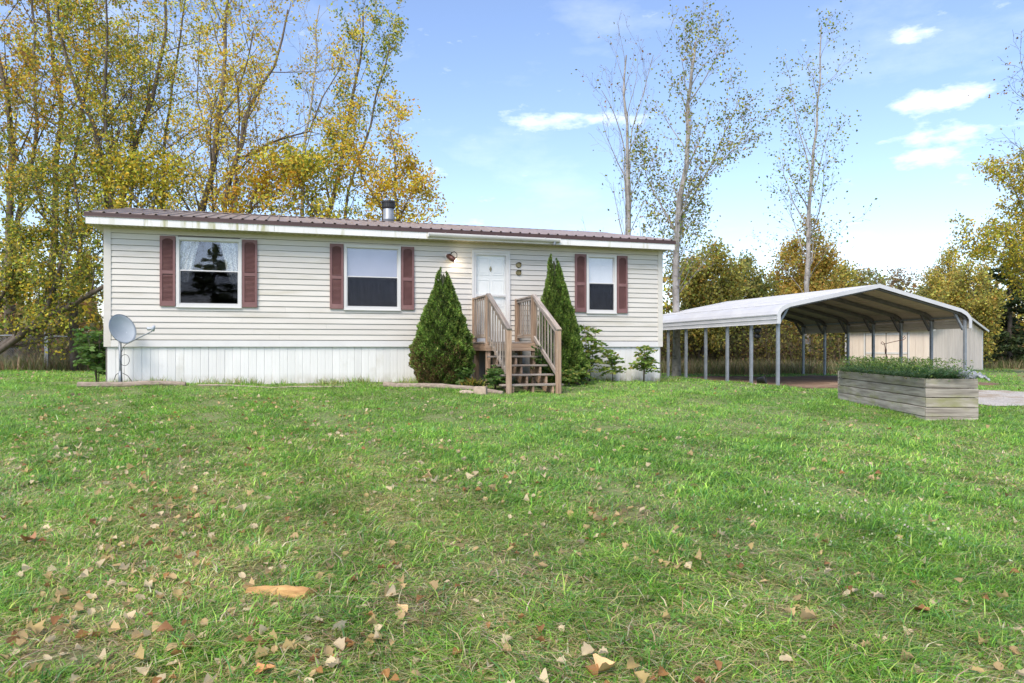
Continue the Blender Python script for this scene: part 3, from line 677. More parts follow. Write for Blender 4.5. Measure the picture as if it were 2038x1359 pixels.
# treads and stringers
th = [-.19, -.37, -.553, -.735]; tp = [-1.50, -1.86, -2.22, -2.60]
for h, p in zip(th, tp):
    e = .12 if h < -.6 else .06
    beam('tread', (-e, p, lz(h)-.019), (SWD+e, p, lz(h)-.019), .27, .036, M['wood_grey'], st, b=.006)
for s in (.1, SWD/2, SWD-.1):                                # saw-tooth stringers
    pr = [(PM-.085, zd-.05)]; prev = PM-.085
    for h, p in zip(th, tp):
        pr += [(p+.125, lz(h)-.04), (p-.13, lz(h)-.04)]
    gz = zg(s, tp[-1]-.1)-.04
    pr = [(PM-.09, lz(th[0])-.041)]
    for k_, (h, p) in enumerate(zip(th, tp)):
        pr.append((p-.12, lz(h)-.041)); nxt = lz(th[k_+1])-.041 if k_ < 3 else gz
        pr.append((p-.12, nxt))
    pr += [(tp[-1]+.18, gz), (PM-.09, lz(th[0])-.36)]
    m = MB(); m.extrude_x(pr, s-.019, s+.019); m.build('stringer', M['wood_tan'], st)
for h, p in zip(th[1:], tp[1:]): pass

# ================================================================== SATELLITE DISH
dp = PX(240, 690, 14.35); gz = Gf(dp.x, dp.y)
dish = thing('satellite_dish', 'grey satellite dish on a leaning pole mast by the house corner', 'dish', (dp.x, dp.y, gz))
sc_ = 14.35/F; mt = CZ+(690-676)*sc_-gz
MB().tube([(0,0,-.1),(-.005,0,mt*.5),(-.01,0,mt)], .028, 12).build('mast', M['galv'], dish, True)
MB().tube([(.01,-.02,-.05),(0,-.01,.18),(-.004,0,.3)], [.05,.036,.031], 10).build('mast_sleeve', M['galv'], dish, True)
dn = Vector((.80,-.55,.3)).normalized(); dc = Vector((.10,-.12,CZ+(690-655)*sc_-gz))
side = Vector((0,0,1)).cross(dn).normalized(); upv = dn.cross(side); side.rotate(Quaternion(dn, R(14))); upv.rotate(Quaternion(dn, R(14)))
m = MB(); nr, na = 8, 32
def dpt(r, a, off): return dc+side*(.255*r*math.cos(a))+upv*(.30*r*math.sin(a))+dn*(.075*r*r-.06+off)
for off in (0, -.008):
    for i in range(nr+1):
        for k in range(na): q = dpt(i/nr+.0001, 2*math.pi*k/na, off); m.v.append(tuple(q))
S_ = (nr+1)*na
for i in range(nr):
    for k in range(na):
        a_, b_ = i*na+k, i*na+(k+1)%na; m.f += [(a_,b_,b_+na,a_+na), (S_+a_,S_+a_+na,S_+b_+na,S_+b_)]
for k in range(na): a_, b_ = nr*na+k, nr*na+(k+1)%na; m.f.append((a_,b_,S_+b_,S_+a_))
rf = m.build('reflector', M['dish'], dish, True)
m = MB(); m.tube([tuple(dpt(1, 2*math.pi*k/32, -.004)) for k in range(33)], .007, 6, cap=False); m.build('rim', M['galv'], rf, True)
low = dpt(.98, -math.pi/2, -.03); lnb = Vector(((324-240)*sc_, -.4, CZ+(690-655)*sc_-gz))
MB().tube([dc-dn*.07-upv*.1, low-dn*.02, low+dn*.02, lnb+Vector((-.03,.02,-.05))], .012, 8).build('feed_arm', M['galv'], dish, True)
m = MB(); b_ = lnb; ax = (dc-lnb).normalized(); m.tube([b_, b_+ax*.06, b_+ax*.075, b_+ax*.12], [.02,.02,.032,.034], 12); m.tube([b_+Vector((.0,0,-.05)), b_+Vector((.012,0,.02)), b_+Vector((.03,0,.06))], [.028,.036,.02], 8); m.build('feed_horn', M['dish'], dish, True)
m = MB(); m.box((-.04,-.05,mt-.02),(.04,.03,mt+.06)); m.tube([(0,0,mt+.02), tuple(dc-dn*.07-upv*.06)], .03, 8); m.build('mount_bracket', M['black'], dish)
m = MB(); cpt = [tuple(low), (.1,-.06,mt-.12), (.03,-.035,mt-.26)]
for k in range(15): a = 2.9-2*math.pi*k/14; cpt.append((.115+.09*math.cos(a), -.045-.002*k, mt-.4+.11*math.sin(a)))
cpt += [(.035,-.03,mt-.6), (.035,-.03,.2), (.06,-.05,.0)]
m.tube(cpt, .0055, 5); m.build('cable', M['black'], dish, True)
MB().tube([(-.03,-.02,.26),(-.12,.05,.22),(-.2,.12,.1),(-.24,.14,-.02)], .006, 5).build('cable', M['black'], dish, True)
MB().tube([(.03,.02,.26),(.1,.08,.2),(.15,.14,.09),(.2,.16,-.02)], .006, 5).build('cable', M['black'], dish, True)

# ================================================================== CARPORT
cpz = CZ-1.022
car = thing('carport', 'open white metal carport with dark underside and galvanized legs', 'carport', (CPX, CPY, cpz), rot=(-.007, .0105, TH))
LEG = 1.64; ov = .10; zb = LEG-.02
prof = [(-ov, zb), (-ov, zb+.24), (-ov+.05, zb+.34), (-ov+.16, zb+.44), (-ov+.36, zb+.53)]
peak = (CPW/2, zb+1.13); left = prof; n = 6
slope = [(left[-1][0]+(peak[0]-left[-1][0])*i/n, left[-1][1]+(peak[1]-left[-1][1])*i/n) for i in range(1, n+1)]
half = left+slope; full = half+[(CPW-x, z) for x, z in half[::-1][1:]]
FY0, FY1 = -.12, CPL+.12
def offs(pr, d):              # shift a profile inwards by d
    out = []
    for i, (x, z) in enumerate(pr):
        a = pr[max(i-1,0)]; b = pr[min(i+1,len(pr)-1)]; tx, tz = b[0]-a[0], b[1]-a[1]; l = math.hypot(tx,tz); out.append((x+tz/l*d, z-tx/l*d))
    return out
groups = [full[0:2], full[1:5], full[4:6], full[5:7], full[6:8], full[7:9], full[8:10], full[9:11], full[10:12], full[11:13], full[12:14], full[13:15], full[14:16], full[15:17], full[16:20], full[19:21]]
groups = [g for g in groups if len(g) > 1]
for g in groups:              # one steel sheet per strip, with a standing rib along its edges and middle
    pts = []
    for i in range(len(g)-1):
        for t in (0, .06, .1, .46, .5, .54, .9, .94): pts.append((g[i][0]+(g[i+1][0]-g[i][0])*t, g[i][1]+(g[i+1][1]-g[i][1])*t))
    pts.append(g[-1]); hs = []
    k = len(pts)
    for i in range(k): hs.append(.016 if i in (0, 1, k-2, k-1) or (len(g) == 2 and i in (4,)) else 0)
    top = []
    for i, (x, z) in enumerate(pts):
        a = pts[max(i-1,0)]; b = pts[min(i+1,k-1)]; tx, tz = b[0]-a[0], b[1]-a[1]; l = math.hypot(tx,tz)+1e-9
        top.append((x-tz/l*hs[i], z+tx/l*hs[i]))
    low_ = offs(top, .006)
    o = MB().extrude_y(top+low_[::-1], FY0, FY1).build('roof_sheet', M['carport'], car); o.data.materials.append(M['sheet_underside'])
    for pl_ in o.data.polygons:
        if pl_.index >= k and pl_.index < 2*k-1: pl_.material_index = 1
for y in (FY0-.004, FY1-.002):
    tp_ = offs(full, -.022); lw = offs(full, .085)
    m = MB(); 
    for yy in (y-.004, y+.004):
        for x, z in tp_: m.v.append((x, yy, z))
        for x, z in lw: m.v.append((x, yy, z))
    K = len(full)
    for i in range(K-1):
        m.f += [(i,i+1,K+i+1,K+i), (2*K+i,3*K+i,3*K+i+1,2*K+i+1), (i,2*K+i,2*K+i+1,i+1), (K+i,K+i+1,3*K+i+1,3*K+i)]
    m.f += [(0,K,3*K,2*K), (K-1,3*K-1,4*K-1,2*K-1)]
    m.build('end_trim', M['carport'], car)
for i in range(7):
    y = CPL*i/6
    for x in (0, CPW):
        w = cp_local; wx, wy = CPX+CT*x-ST*y, CPY+ST*x+CT*y
        bot = Gf(wx, wy)-cpz-.05+(.0105*x+.007*y)
        beam('post', (x, y, bot), (x, y, LEG+.28), .075, .075, M['galv'], car, b=.005)
        q = 1 if x == 0 else -1
        beam('brace', (x+q*.02, y+.05, LEG-.06), (x+q*.36, y+.05, zb+.47), .06, .06, M['galv' if i == 0 else 'shadowed_steel'], car, b=.003)  # inner braces take the darker steel, roof shadow put into the colour
    ins = offs(full, .05)[2:-2]; m = MB()
    for yy in (y-.04, y+.04):
        for d in (.026, .125):
            for x, z in offs(full, d)[1:-1]: m.v.append((x, yy, z))
    K = len(full)-2
    for a in range(K-1):
        m.f += [(a,a+1,K+a+1,K+a), (2*K+a,3*K+a,3*K+a+1,2*K+a+1), (a,2*K+a,2*K+a+1,a+1), (K+a,K+a+1,3*K+a+1,3*K+a)]
    m.build('roof_bow', M['shadowed_steel'], car)
for x in (0, CPW):
    beam('top_rail', (x, 0, LEG+.3), (x, CPL, LEG+.3), .05, .05, M['galv'], car)
# floodlight on the second post, bucket at its foot
fo = thing('floodlight', 'small black floodlight clamped to a carport leg', 'floodlight', (*[CPX-ST*CPL/6*1, CPY+CT*CPL/6*1], cpz))
fo.rotation_euler = (0,0,TH); m = MB(); m.tube([(.04,0,1.5),(.1,-.02,1.5),(.14,-.05,1.46)], .02, 8); m.build('bracket', M['black'], fo)
m = MB(); m.tube([(.08,-.03,1.5),(.2,-.12,1.44)], [.06,.11], 12); m.tube([(.08,-.03,1.34),(.2,-.1,1.28)], [.05,.09], 12); m.build('lamp_head', M['black'], fo, True)
bk = PX(1513, 690, 19.4); bz = Gf(bk.x, bk.y)
b_ = thing('overturned_pot', 'small black pot lying on its side beside a carport leg', 'pot', (bk.x, bk.y, bz))
o = lathe([(.0,0),(.07,0),(.1,.19),(.115,.2),(.115,.22),(.098,.21),(.065,.02),(.0,.02)], 18).build('pot_body', M['black'], b_, True); o.rotation_euler = (R(80), 0, R(60)); o.location = (-.08,0,.11)

# ================================================================== SHED
al = R(58); snx, sny = 834/F*33, 33.0
shz = CZ-1.24
shed = thing('shed', 'tan wooden garden shed with double doors behind the carport', 'shed', (snx, sny, shz))
dl = Vector((-math.cos(al), math.sin(al), 0)); dr_ = Vector((math.sin(al), math.cos(al), 0)); LW, RW = 4.2, 4.6; eh = 2.04; pk = 2.85
def plank(base, d, nrm, x0, x1, z0, z1a, z1b, name, matr, t=.03, lift=0):
    a = base+d*x0; b = base+d*x1; off = nrm*lift; o2 = nrm*(lift-t)
    vs = [a+off, b+off, b+off, a+off, a+o2, b+o2, b+o2, a+o2]; zz = [z0,z0,z1b,z1a]*2
    m = MB(); m.add([(v.x, v.y, v.z+z) for v, z in zip(vs, zz)], [(0,1,2,3),(4,7,6,5),(0,4,5,1),(1,5,6,2),(2,6,7,3),(3,7,4,0)]); return m.build(name, matr, shed)
nl = Vector((-math.sin(al), -math.cos(al), 0)); nr_ = Vector((math.cos(al), -math.sin(al), 0)); O = Vector((0,0,0))
for i in range(12):
    w = LW/12; x = i*w; d0, d1 = 1.15, 3.05
    if x+w/2 > d0 and x+w/2 < d1: continue
    plank(O, dl, nl, x+.006, x+w-.006, -.05, eh, eh, 'siding_plank', M['shed'])
for i in range(20):
    w = RW/20; x = i*w; f_ = lambda u: eh+(pk-eh)*(1-abs(u-RW/2)/(RW/2))
    plank(O, dr_, nr_, x+.005, x+w-.005, -.05, f_(x), f_(x+w), 'siding_plank', M['shed'])
plank(dl*LW, dr_, -nr_*-1*-1, 0, RW, -.05, eh, eh, 'far_wall', M['shed']); plank(dr_*RW, dl, -nl, 0, LW, -.05, eh, eh, 'back_wall', M['shed'])
for x0_, x1_ in ((1.06,2.09),(2.11,3.14)):
    plank(O, dl, nl, x0_, x1_, .05, 1.9, 1.9, 'door', M['shed'], .04, .012)
    for zz in (.1, .9, 1.8): plank(O, dl, nl, x0_+.03, x1_-.03, zz, zz+.09, zz+.09, 'door_batten', M['white'], .02, .034)
for tx_ in (.97, 3.15): plank(O, dl, nl, tx_, tx_+.08, -.02, 1.95, 1.95, 'door_trim', M['white'], .02, .03)
for tx_ in (1.055, 2.085, 3.13): plank(O, dl, nl, tx_, tx_+.03, .05, 1.9, 1.9, 'door_gap', M['black'], .02, .016)
plank(O, dl, nl, 1.0, 3.2, 1.9, eh, eh, 'door_header', M['shed'], .03, .0)
plank(O, dl, nl, 2.06, 2.14, .9, 1.15, 1.15, 'door_latch', M['black'], .02, .05)
for b0_, d_, n__, x_ in ((O,dl,nl,-.03),(O,dl,nl,LW-.06),(O,dr_,nr_,-.02),(O,dr_,nr_,RW-.08)):
    plank(b0_, d_, n__, x_, x_+.1, -.05, eh, eh, 'corner_trim', M['white'], .03, .02)
for s_ in (0, 1):
    u0, u1 = (-.2, RW/2) if s_ == 0 else (RW+.2, RW/2); z0_, z1_ = eh-.05, pk+.05
    A0 = dr_*u0-dl*.2; A1 = dr_*u0+dl*(LW+.2); B0 = dr_*u1-dl*.2; B1 = dr_*u1+dl*(LW+.2)
    m = MB(); vs = [(A0,z0_),(A1,z0_),(B1,z1_),(B0,z1_)]
    m.add([(v.x,v.y,z) for v,z in vs]+[(v.x,v.y,z+.05) for v,z in vs], [(0,3,2,1),(4,5,6,7),(0,1,5,4),(1,2,6,5),(2,3,7,6),(3,0,4,7)]); m.build('roof_slope', M['shed_roof'], shed)
    beam('rake_trim', A0+Vector((0,0,z0_))-dl*.0, B0+Vector((0,0,z1_)), .03, .1, M['white'], shed)

# ================================================================== PLANTER
pn = Vector((824/F*10.73, 10.73, 0)); pz = Gf(pn.x, pn.y)-.09
pl = thing('planter_box', 'long raised planter box of weathered grey boards on the lawn', 'planter', (pn.x, pn.y, pz), -math.atan2(121, F))
PLN, PWD, bh = 3.5, .70, .141; PTOP = 5*bh
for i in range(5):
    z = bh*(i+.5); j = lambda: rnd.uniform(-.007,.007)
    beam('board', (0+j(), .005, z), (0+j(), PLN, z), .036, bh-rnd.choice((.007,.009,.012)), M['planter_wood'], pl, b=.005)
    beam('board', (-.018, -.018+j(), z), (PWD+.018, -.018+j(), z), .036, bh-rnd.choice((.007,.009,.012)), M['planter_wood'], pl, b=.005)
    beam('board', (PWD+j(), .005, z), (PWD+j(), PLN, z), .036, bh-rnd.choice((.007,.009,.012)), M['planter_wood'], pl, b=.005)
    beam('board', (-.018, PLN+.02, z), (PWD+.018, PLN+.02, z), .036, bh-rnd.choice((.007,.009,.012)), M['planter_wood'], pl, b=.005)
for x, y in ((.045,.05),(PWD-.045,.05),(.045,PLN-.05),(PWD-.045,PLN-.05)): beam('corner_post', (x,y,0), (x,y,PTOP-.01), .08, .08, M['planter_wood'], pl)
MB().box((.03,.03,.1),(PWD-.03,PLN-.03,PTOP-.08)).build('soil', M['dirt'], pl)
PR = Matrix.Translation(pl.location) @ Matrix.Rotation(pl.rotation_euler.z, 4, 'Z')
# crumpled sheet on the near right corner
bg_ = PR @ Vector((PWD+.02, .22, PTOP+.03)); bag = thing('plastic_sheet', 'crumpled grey plastic sheet on the right end of the planter', 'sheet', bg_)
m = MB(); nx, ny = 14, 12
for j in range(ny+1):
    for i in range(nx+1):
        u, v = i/nx-.5, j/ny-.5; r = math.hypot(u*2, v*2); z = .07*math.exp(-r*r*1.3)+.018*math.sin(u*23+v*11)+.014*math.sin(v*31-u*7)-.09*max(0,r-.75)
        m.v.append((u*.4, v*.36, z))
for j in range(ny):
    for i in range(nx): q = j*(nx+1)+i; m.f.append((q,q+1,q+nx+2,q+nx+1))
o = m.build('sheet_fold', M['bag'], bag, True); md = o.modifiers.new('t', 'SOLIDIFY'); md.thickness = .012
# bent wire hook
hk = PR @ Vector((.4, 2.2, PTOP-.1)); w = thing('wire_hook', 'thin rusty bent wire plant hook standing in the planter', 'plant hook', hk)
MB().tube([(0,0,0),(-.04,0,.35),(-.09,0,.62),(-.13,0,.66),(-.15,0,.63),(-.12,0,.61),(.1,.02,.66),(.26,.03,.69),(.3,.03,.72),(.28,.03,.75),(.25,.03,.72)], .006, 6).build('wire', M['copper'], w, True)

# ================================================================== LOGS, STONES, FENCE
def log(name, label, a, b, r0, r1, matr, sides=10, n=8, sag=.0, cat='log', flat=1.0):
    a, b = Vector(a), Vector(b); d = b-a; root = thing(name, label, cat, (a+b)/2); m = MB(); pts = []; rad = []
    for i in range(n+1):
        t = i/n; p = a.lerp(b, t)-(a+b)/2; gx = (a+b)/2+p; rr = r0+(r1-r0)*t
        p.z = Gf(gx.x, gx.y)-((a+b)/2).z+rr*.55; pts.append(p+Vector((rnd.gauss(0,.012), rnd.gauss(0,.012), rnd.gauss(0,.004)))); rad.append(rr*rnd.uniform(.92,1.08))
    m.tube(pts, rad, sides); o = m.build('log_body', matr, root); o.scale.z = flat; return root
def gp(x, y, g=None):         # lawn point seen at a photo pixel
    Z = 14.0
    for _ in range(30):
        X = (x-1019)/F*Z; Z = max(.5, (CZ-Gf(X, Z))*F/max(8, y-690))
    return Vector(((x-1019)/F*Z, Z, Gf((x-1019)/F*Z, Z)))
def hp(s, p): x, y = H2W(s, p); return Vector((x, y, Gf(x, y)))
log('edging_log', 'pale grey log lying in front of the satellite dish mast', hp(-.35,-.62), hp(1.55,-.75), .07, .05, M['log'])
log('edging_board', 'thin grey edging board lying along the white skirting', hp(1.75,-.7), hp(4.6,-.9), .02, .016, M['log'], 6)
log('edging_log', 'long grey pole lying on the lawn in front of the left conical evergreen', hp(5.35,-1.1), hp(7.4,-2.85), .07, .045, M['log'])
def rock(name, label, p, size, seed, boxy=0):
    r_ = random.Random(seed); bm = bmesh.new(); bmesh.ops.create_cube(bm, size=1) if boxy else bmesh.ops.create_icosphere(bm, subdivisions=2, radius=.5)
    if boxy: bmesh.ops.bevel(bm, geom=bm.edges[:], offset=.06, segments=2, affect='EDGES')
    for v in bm.verts:
        k = 1+r_.uniform(-.08,.08) if not boxy else 1+r_.uniform(-.02,.02); v.co = Vector((v.co.x*size[0]*k, v.co.y*size[1]*k, v.co.z*size[2]*k))
    me = bpy.data.meshes.new(name); bm.to_mesh(me); bm.free(); o = link(name, me, M['stone']); o.location = p+Vector((0,0,size[2]*.35)); o.rotation_euler = (0,0,r_.uniform(-.5,.3)); return tag(o, label, 'stone')
sp = gp(955, 786); rock('stone_block', 'squared tan stone block at the left foot of the stairs', sp+Vector((0,.25,0)), (.24,.16,.17), 3, 1)
rock('flat_stone', 'flat rounded tan stone beside the squared block', sp+Vector((-.27,.2,0)), (.3,.2,.1), 5)
o = MB().box((-.06,-.02,0),(.06,.02,.035)).build('black_brick', M['black']); o.location = hp(WX(290),-.4)+Vector((0,0,.02)); tag(o, 'small black block on the ground at the foot of the white skirting', 'block')
fp = gp(558, 1192); o = thing('firewood_piece', 'split piece of orange-brown firewood lying on the lawn', 'firewood', fp+Vector((0,0,.034)), R(-8))
m = MB(); nn = 9; L_ = .3
for a_ in range(nn):
    t = a_/(nn-1); x = (t-.5)*L_; w_ = (.35+.65*min(1, t*1.7))*(1+.08*math.sin(t*17)); h_ = (.5+.5*min(1, t*1.5))*(1+.1*math.sin(t*23+1))
    for y, z in ((-.03,-.02),(.028,-.024),(.034,.008),(.012,.022),(-.004,.03),(-.024,.012)): m.v.append((x+rnd.gauss(0,.002)+(.02*y/.03 if a_ in (0,nn-1) else 0), y*w_+.01*math.sin(t*4)+rnd.gauss(0,.0012), z*h_+rnd.gauss(0,.0012)))
for a_ in range(nn-1):
    for b in range(6): m.f.append((a_*6+b, a_*6+(b+1)%6, a_*6+6+(b+1)%6, a_*6+6+b))
m.f += [tuple(range(6))[::-1], tuple(range(nn*6-6, nn*6))]; m.build('split_log', M['fresh_wood'], o)
# chain-link fence at the left, behind the house
fz = 24.5; fen = thing('chain_link_fence', 'old chain-link fence with grey posts left of the house', 'fence', (-22, fz, Gf(-22, fz)))
def fl_(x, z): return (x+22, 0, Gf(x, fz)-Gf(-22, fz)+z)
for x in (-21.4,-18.4,(93-1019)/F*fz,-12.6,-9.6): beam('post', fl_(x,-.1), fl_(x,1.22 if abs(x+15.65) > .1 else 1.3), .07 if abs(x+15.65) > .1 else .12, .07, M['galv'], fen)
MB().tube([fl_(x,1.16) for x in np.linspace(-21.4,-8.6,12)], .02, 6).build('top_rail', M['galv'], fen, True)
m = MB(); 
for i in range(-10, 170):
    for sg in (1, -1):
        xa = -21.4+i*.085; pts = []
        za, zb_ = 0.03, 1.14; xb = xa+sg*1.11
        if min(xa,xb) < -21.4 or max(xa,xb) > -8.6: continue
        m.tube([fl_(xa,za), fl_(xb,zb_)], .0035, 3, cap=False)
o = m.build('wire_mesh', M['galv'], fen); o['kind'] = 'stuff'

# ================================================================== CONICAL EVERGREENS BY THE STAIRS
def dwarf(label, x, p, h, rad, lean, brown, n, t0, kk):
    s = None; k = (x-1019)/F; s = (-HX+HY*k+(ST+CT*k)*p)/(CT-ST*k); b = hp(s, p)
    root = thing('conical_evergreen', label, 'evergreen', b, 0, 'conical evergreens beside the stairs')
    MB().tube([(0,0,-.1),(0,0,h*.5),(lean*.6,0,h*.9)], [.06,.04,.015], 8).build('trunk', M['bark_mid'], root)
    def rr(t): return rad*np.where(t > t0, (np.clip(1-t, 0, 1)/(1-t0))**kk, 1-.3*((t0-np.minimum(t,t0))/t0)**2)
    t = 1-np.sqrt(rng.random(n)*.995+.0); t = np.clip(t*1.02, 0, 1); a = rng.uniform(0, 2*math.pi, n)
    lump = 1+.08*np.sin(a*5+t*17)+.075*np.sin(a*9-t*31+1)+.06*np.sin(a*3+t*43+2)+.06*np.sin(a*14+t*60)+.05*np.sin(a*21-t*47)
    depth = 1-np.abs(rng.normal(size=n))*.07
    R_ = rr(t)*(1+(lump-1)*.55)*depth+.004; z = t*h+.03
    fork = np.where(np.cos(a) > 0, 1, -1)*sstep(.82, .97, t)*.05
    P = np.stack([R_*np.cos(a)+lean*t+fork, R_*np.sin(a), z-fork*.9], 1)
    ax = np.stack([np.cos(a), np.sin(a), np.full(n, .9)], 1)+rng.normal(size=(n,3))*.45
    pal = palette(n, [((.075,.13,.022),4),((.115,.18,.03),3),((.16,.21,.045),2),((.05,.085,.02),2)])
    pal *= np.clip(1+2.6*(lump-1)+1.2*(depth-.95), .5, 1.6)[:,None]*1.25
    if brown:
        br = sstep(.46, .1, t+.07*np.sin(a*3+1))*np.clip(.35+.75*np.cos(a+2.4)+.35*np.sin(a*7+t*30), 0, 1)
        pick = rng.random(n) < br*.8; pal[pick] = palette(int(pick.sum()), [((.17,.11,.05),3),((.2,.16,.06),2),((.1,.065,.03),2)])
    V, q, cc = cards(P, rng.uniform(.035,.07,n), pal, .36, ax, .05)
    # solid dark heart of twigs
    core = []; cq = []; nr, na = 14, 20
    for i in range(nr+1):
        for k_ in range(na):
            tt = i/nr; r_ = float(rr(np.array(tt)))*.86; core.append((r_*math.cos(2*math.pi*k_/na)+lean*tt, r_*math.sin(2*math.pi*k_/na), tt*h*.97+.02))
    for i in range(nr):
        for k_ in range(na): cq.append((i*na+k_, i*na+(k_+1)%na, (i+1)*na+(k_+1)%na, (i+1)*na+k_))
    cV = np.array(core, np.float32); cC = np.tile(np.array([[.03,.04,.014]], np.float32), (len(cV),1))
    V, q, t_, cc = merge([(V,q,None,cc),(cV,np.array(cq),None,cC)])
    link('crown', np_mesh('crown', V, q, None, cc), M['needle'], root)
dwarf('conical dwarf evergreen with browned lower side, left of the stairs', 880, -.95, 2.45, .66, .03, True, 56000, .3, .8)
dwarf('tall conical dwarf evergreen right of the stairs', 1116, -.8, 2.86, .6, -.16, False, 56000, .14, .74)

# ================================================================== SMALL PLANTS BY THE HOUSE
LG = [((.2,.31,.06),3),((.14,.24,.05),3),((.3,.38,.08),2),((.38,.34,.08),1)]
def compound_plant(name, label, base, h, nst, pal, ll=.07, spread=.45, frond=.5, cat='plant', nf=13, group=None):
    root = thing(name, label, cat, base, 0, group); stems = MB(); Ps = []; Ax = []; r_ = random.Random(rnd.randrange(9999))
    for s_ in range(nst):
        a = r_.uniform(0,6.28); ln = r_.uniform(.0,spread)*h*.5; hh_ = h*r_.uniform(.75,1.0)
        tip = Vector((ln*math.cos(a), ln*math.sin(a), hh_)); mid = tip*.5+Vector((0,0,.05*h)); stems.tube([(0.03*math.cos(a),.03*math.sin(a),-.02), mid, tip], [.012,.009,.005], 5)
        for k_ in range(nf):
            t = .3+.7*k_/(nf-1); b0 = Vector((0,0,0)).lerp(tip, t); fa = k_*2.4+r_.uniform(-.5,.5); fl = frond*h*r_.uniform(.6,1.0)*(1.15-.5*t)
            d = Vector((math.cos(fa), math.sin(fa), r_.uniform(-.05,1.1))).normalized(); pts = []
            for j in range(7):
                u = j/6; pts.append(b0+d*fl*u+Vector((0,0,-.35*fl*u*u)))
            stems.tube(pts[::2], [.004,.003,.003,.002], 3, cap=False)
            nl_ = max(4, int(fl/ll*2.2)); sd_ = d.cross(Vector((0,0,1))).normalized()
            for j in range(1, nl_+1):
                u = j/nl_; c_ = b0+d*fl*u+Vector((0,0,-.35*fl*u*u))
                for sg in (-1, 1):
                    e = (sd_*sg+d*.45+Vector((r_.uniform(-.3,.3),r_.uniform(-.3,.3),-.25+r_.uniform(-.4,.4)))).normalized(); Ps.append(c_+e*ll*.55); Ax.append(e)
    stems.build('stem', M['bark_mid'], root, True)
    P = np.array([tuple(p) for p in Ps]); A = np.array([tuple(p) for p in Ax])
    V, q, cc = cards(P, ll*rng.uniform(1.0,1.6,len(P)), palette(len(P), pal), .5, A, .06); link('leaves', np_mesh('leaves', V, q, None, cc), M['leaf'], root)
    return root
def ws(x, p): k = (x-1019)/F; return hp((-HX+HY*k+(ST+CT*k)*p)/(CT-ST*k), p)
compound_plant('sapling', 'tallest leafy sapling hard against the tall conical evergreen', ws(1172,-.7), 1.3, 3, LG, .085, .4, .42)
compound_plant('sapling', 'leafy sapling in the middle before the skirting at the right of the house', ws(1222,-.45), .8, 2, LG, .08, .4, .55)
compound_plant('sapling', 'bushy leafy sapling nearest the right corner of the house', ws(1280,-.42), .86, 3, LG, .08, .5, .55)
compound_plant('fern_weed', 'low spreading ferny weed at the right foot of the stairs', ws(1150,-1.3), .45, 5, LG, .06, 1.4, .8)
compound_plant('fern_weed', 'low leafy weed under the tall evergreen beside the stairs', ws(1128,-1.7), .34, 4, LG, .06, 1.4, .8)
compound_plant('fern_weed', 'dark green weed growing under the left stair rail', ws(985,-2.1), .42, 5, [((.09,.17,.04),3),((.13,.23,.05),2)], .06, 1.5, .9)
compound_plant('fern_weed', 'green weed at the foot of the left evergreen', ws(912,-1.5), .36, 4, [((.09,.17,.04),3),((.13,.23,.05),2)], .06, 1.5, .9)
compound_plant('vine', 'leafy vine growing up through the open stair treads', ws(1075,-1.7), .95, 3, [((.07,.13,.03),3),((.11,.17,.04),1)], .07, .3, .22)
compound_plant('shrub', 'green leafy shrub at the left corner of the house', ws(196,.9), 1.15, 5, [((.09,.17,.04),3),((.13,.23,.05),2)], .1, .7, .5)
# yellowing hosta
hb = ws(940,-2.0); ho = thing('hosta', 'yellowing strap-leaved hosta at the left foot of the stairs', 'plant', hb)
n = 130; P = rng.normal(size=(n,3))*np.array([.07,.07,0]); P[:,2] = -.01
V, q, t, c = blades(P, rng.uniform(.2,.36,n), rng.uniform(.03,.05,n), rng.uniform(.3,1.2,n), palette(n, [((.35,.28,.05),3),((.22,.24,.05),3),((.4,.22,.06),1),((.12,.17,.04),2)]), 3)
link('leaves', np_mesh('leaves', V, q, t, c), M['leaf'], ho)

# planter greenery: arching grass-like leaves spilling over the boards, with ferny tips
def pw_(u, v, z): return np.array([tuple(PR @ Vector((a, b, c_))) for a, b, c_ in zip(u, v, z)])
n = 5200; u = rng.uniform(.02, PWD-.02, n); v = rng.uniform(.05, PLN-.02, n); P = pw_(u, v, np.full(n, PTOP-.06))
az = rng.uniform(0,2*math.pi,n)*.7+math.pi*.9
A = blades(P, rng.uniform(.2,.42,n), rng.uniform(.006,.013,n), rng.uniform(.7,2.1,n), palette(n, [((.07,.155,.05),3),((.11,.21,.08),3),((.05,.105,.04),2),((.2,.27,.14),1),((.26,.26,.1),.4)]), 4, az)
n = 3600; v2 = rng.choice([.4,1.0,1.3,1.9,2.4,2.9,3.2], n)+rng.normal(size=n)*.2; P = pw_(rng.uniform(-.06,.74,n), v2, PTOP+rng.uniform(-.04,.3,n)*np.exp(-((v2*2.3)%1-.5)**2))
V, q, c = cards(P, rng.uniform(.03,.055,n), palette(n, [((.14,.22,.04),3),((.1,.18,.035),2),((.22,.26,.06),1)]), .4)
Vm, qm, tm, cm = merge([A, (V, q, None, c)])
o = link('planter_greenery', np_mesh('planter_greenery', Vm, qm, tm, cm), M['grass']); tag(o, 'dark green grassy plants spilling over the planter box', 'plants', kind='stuff')

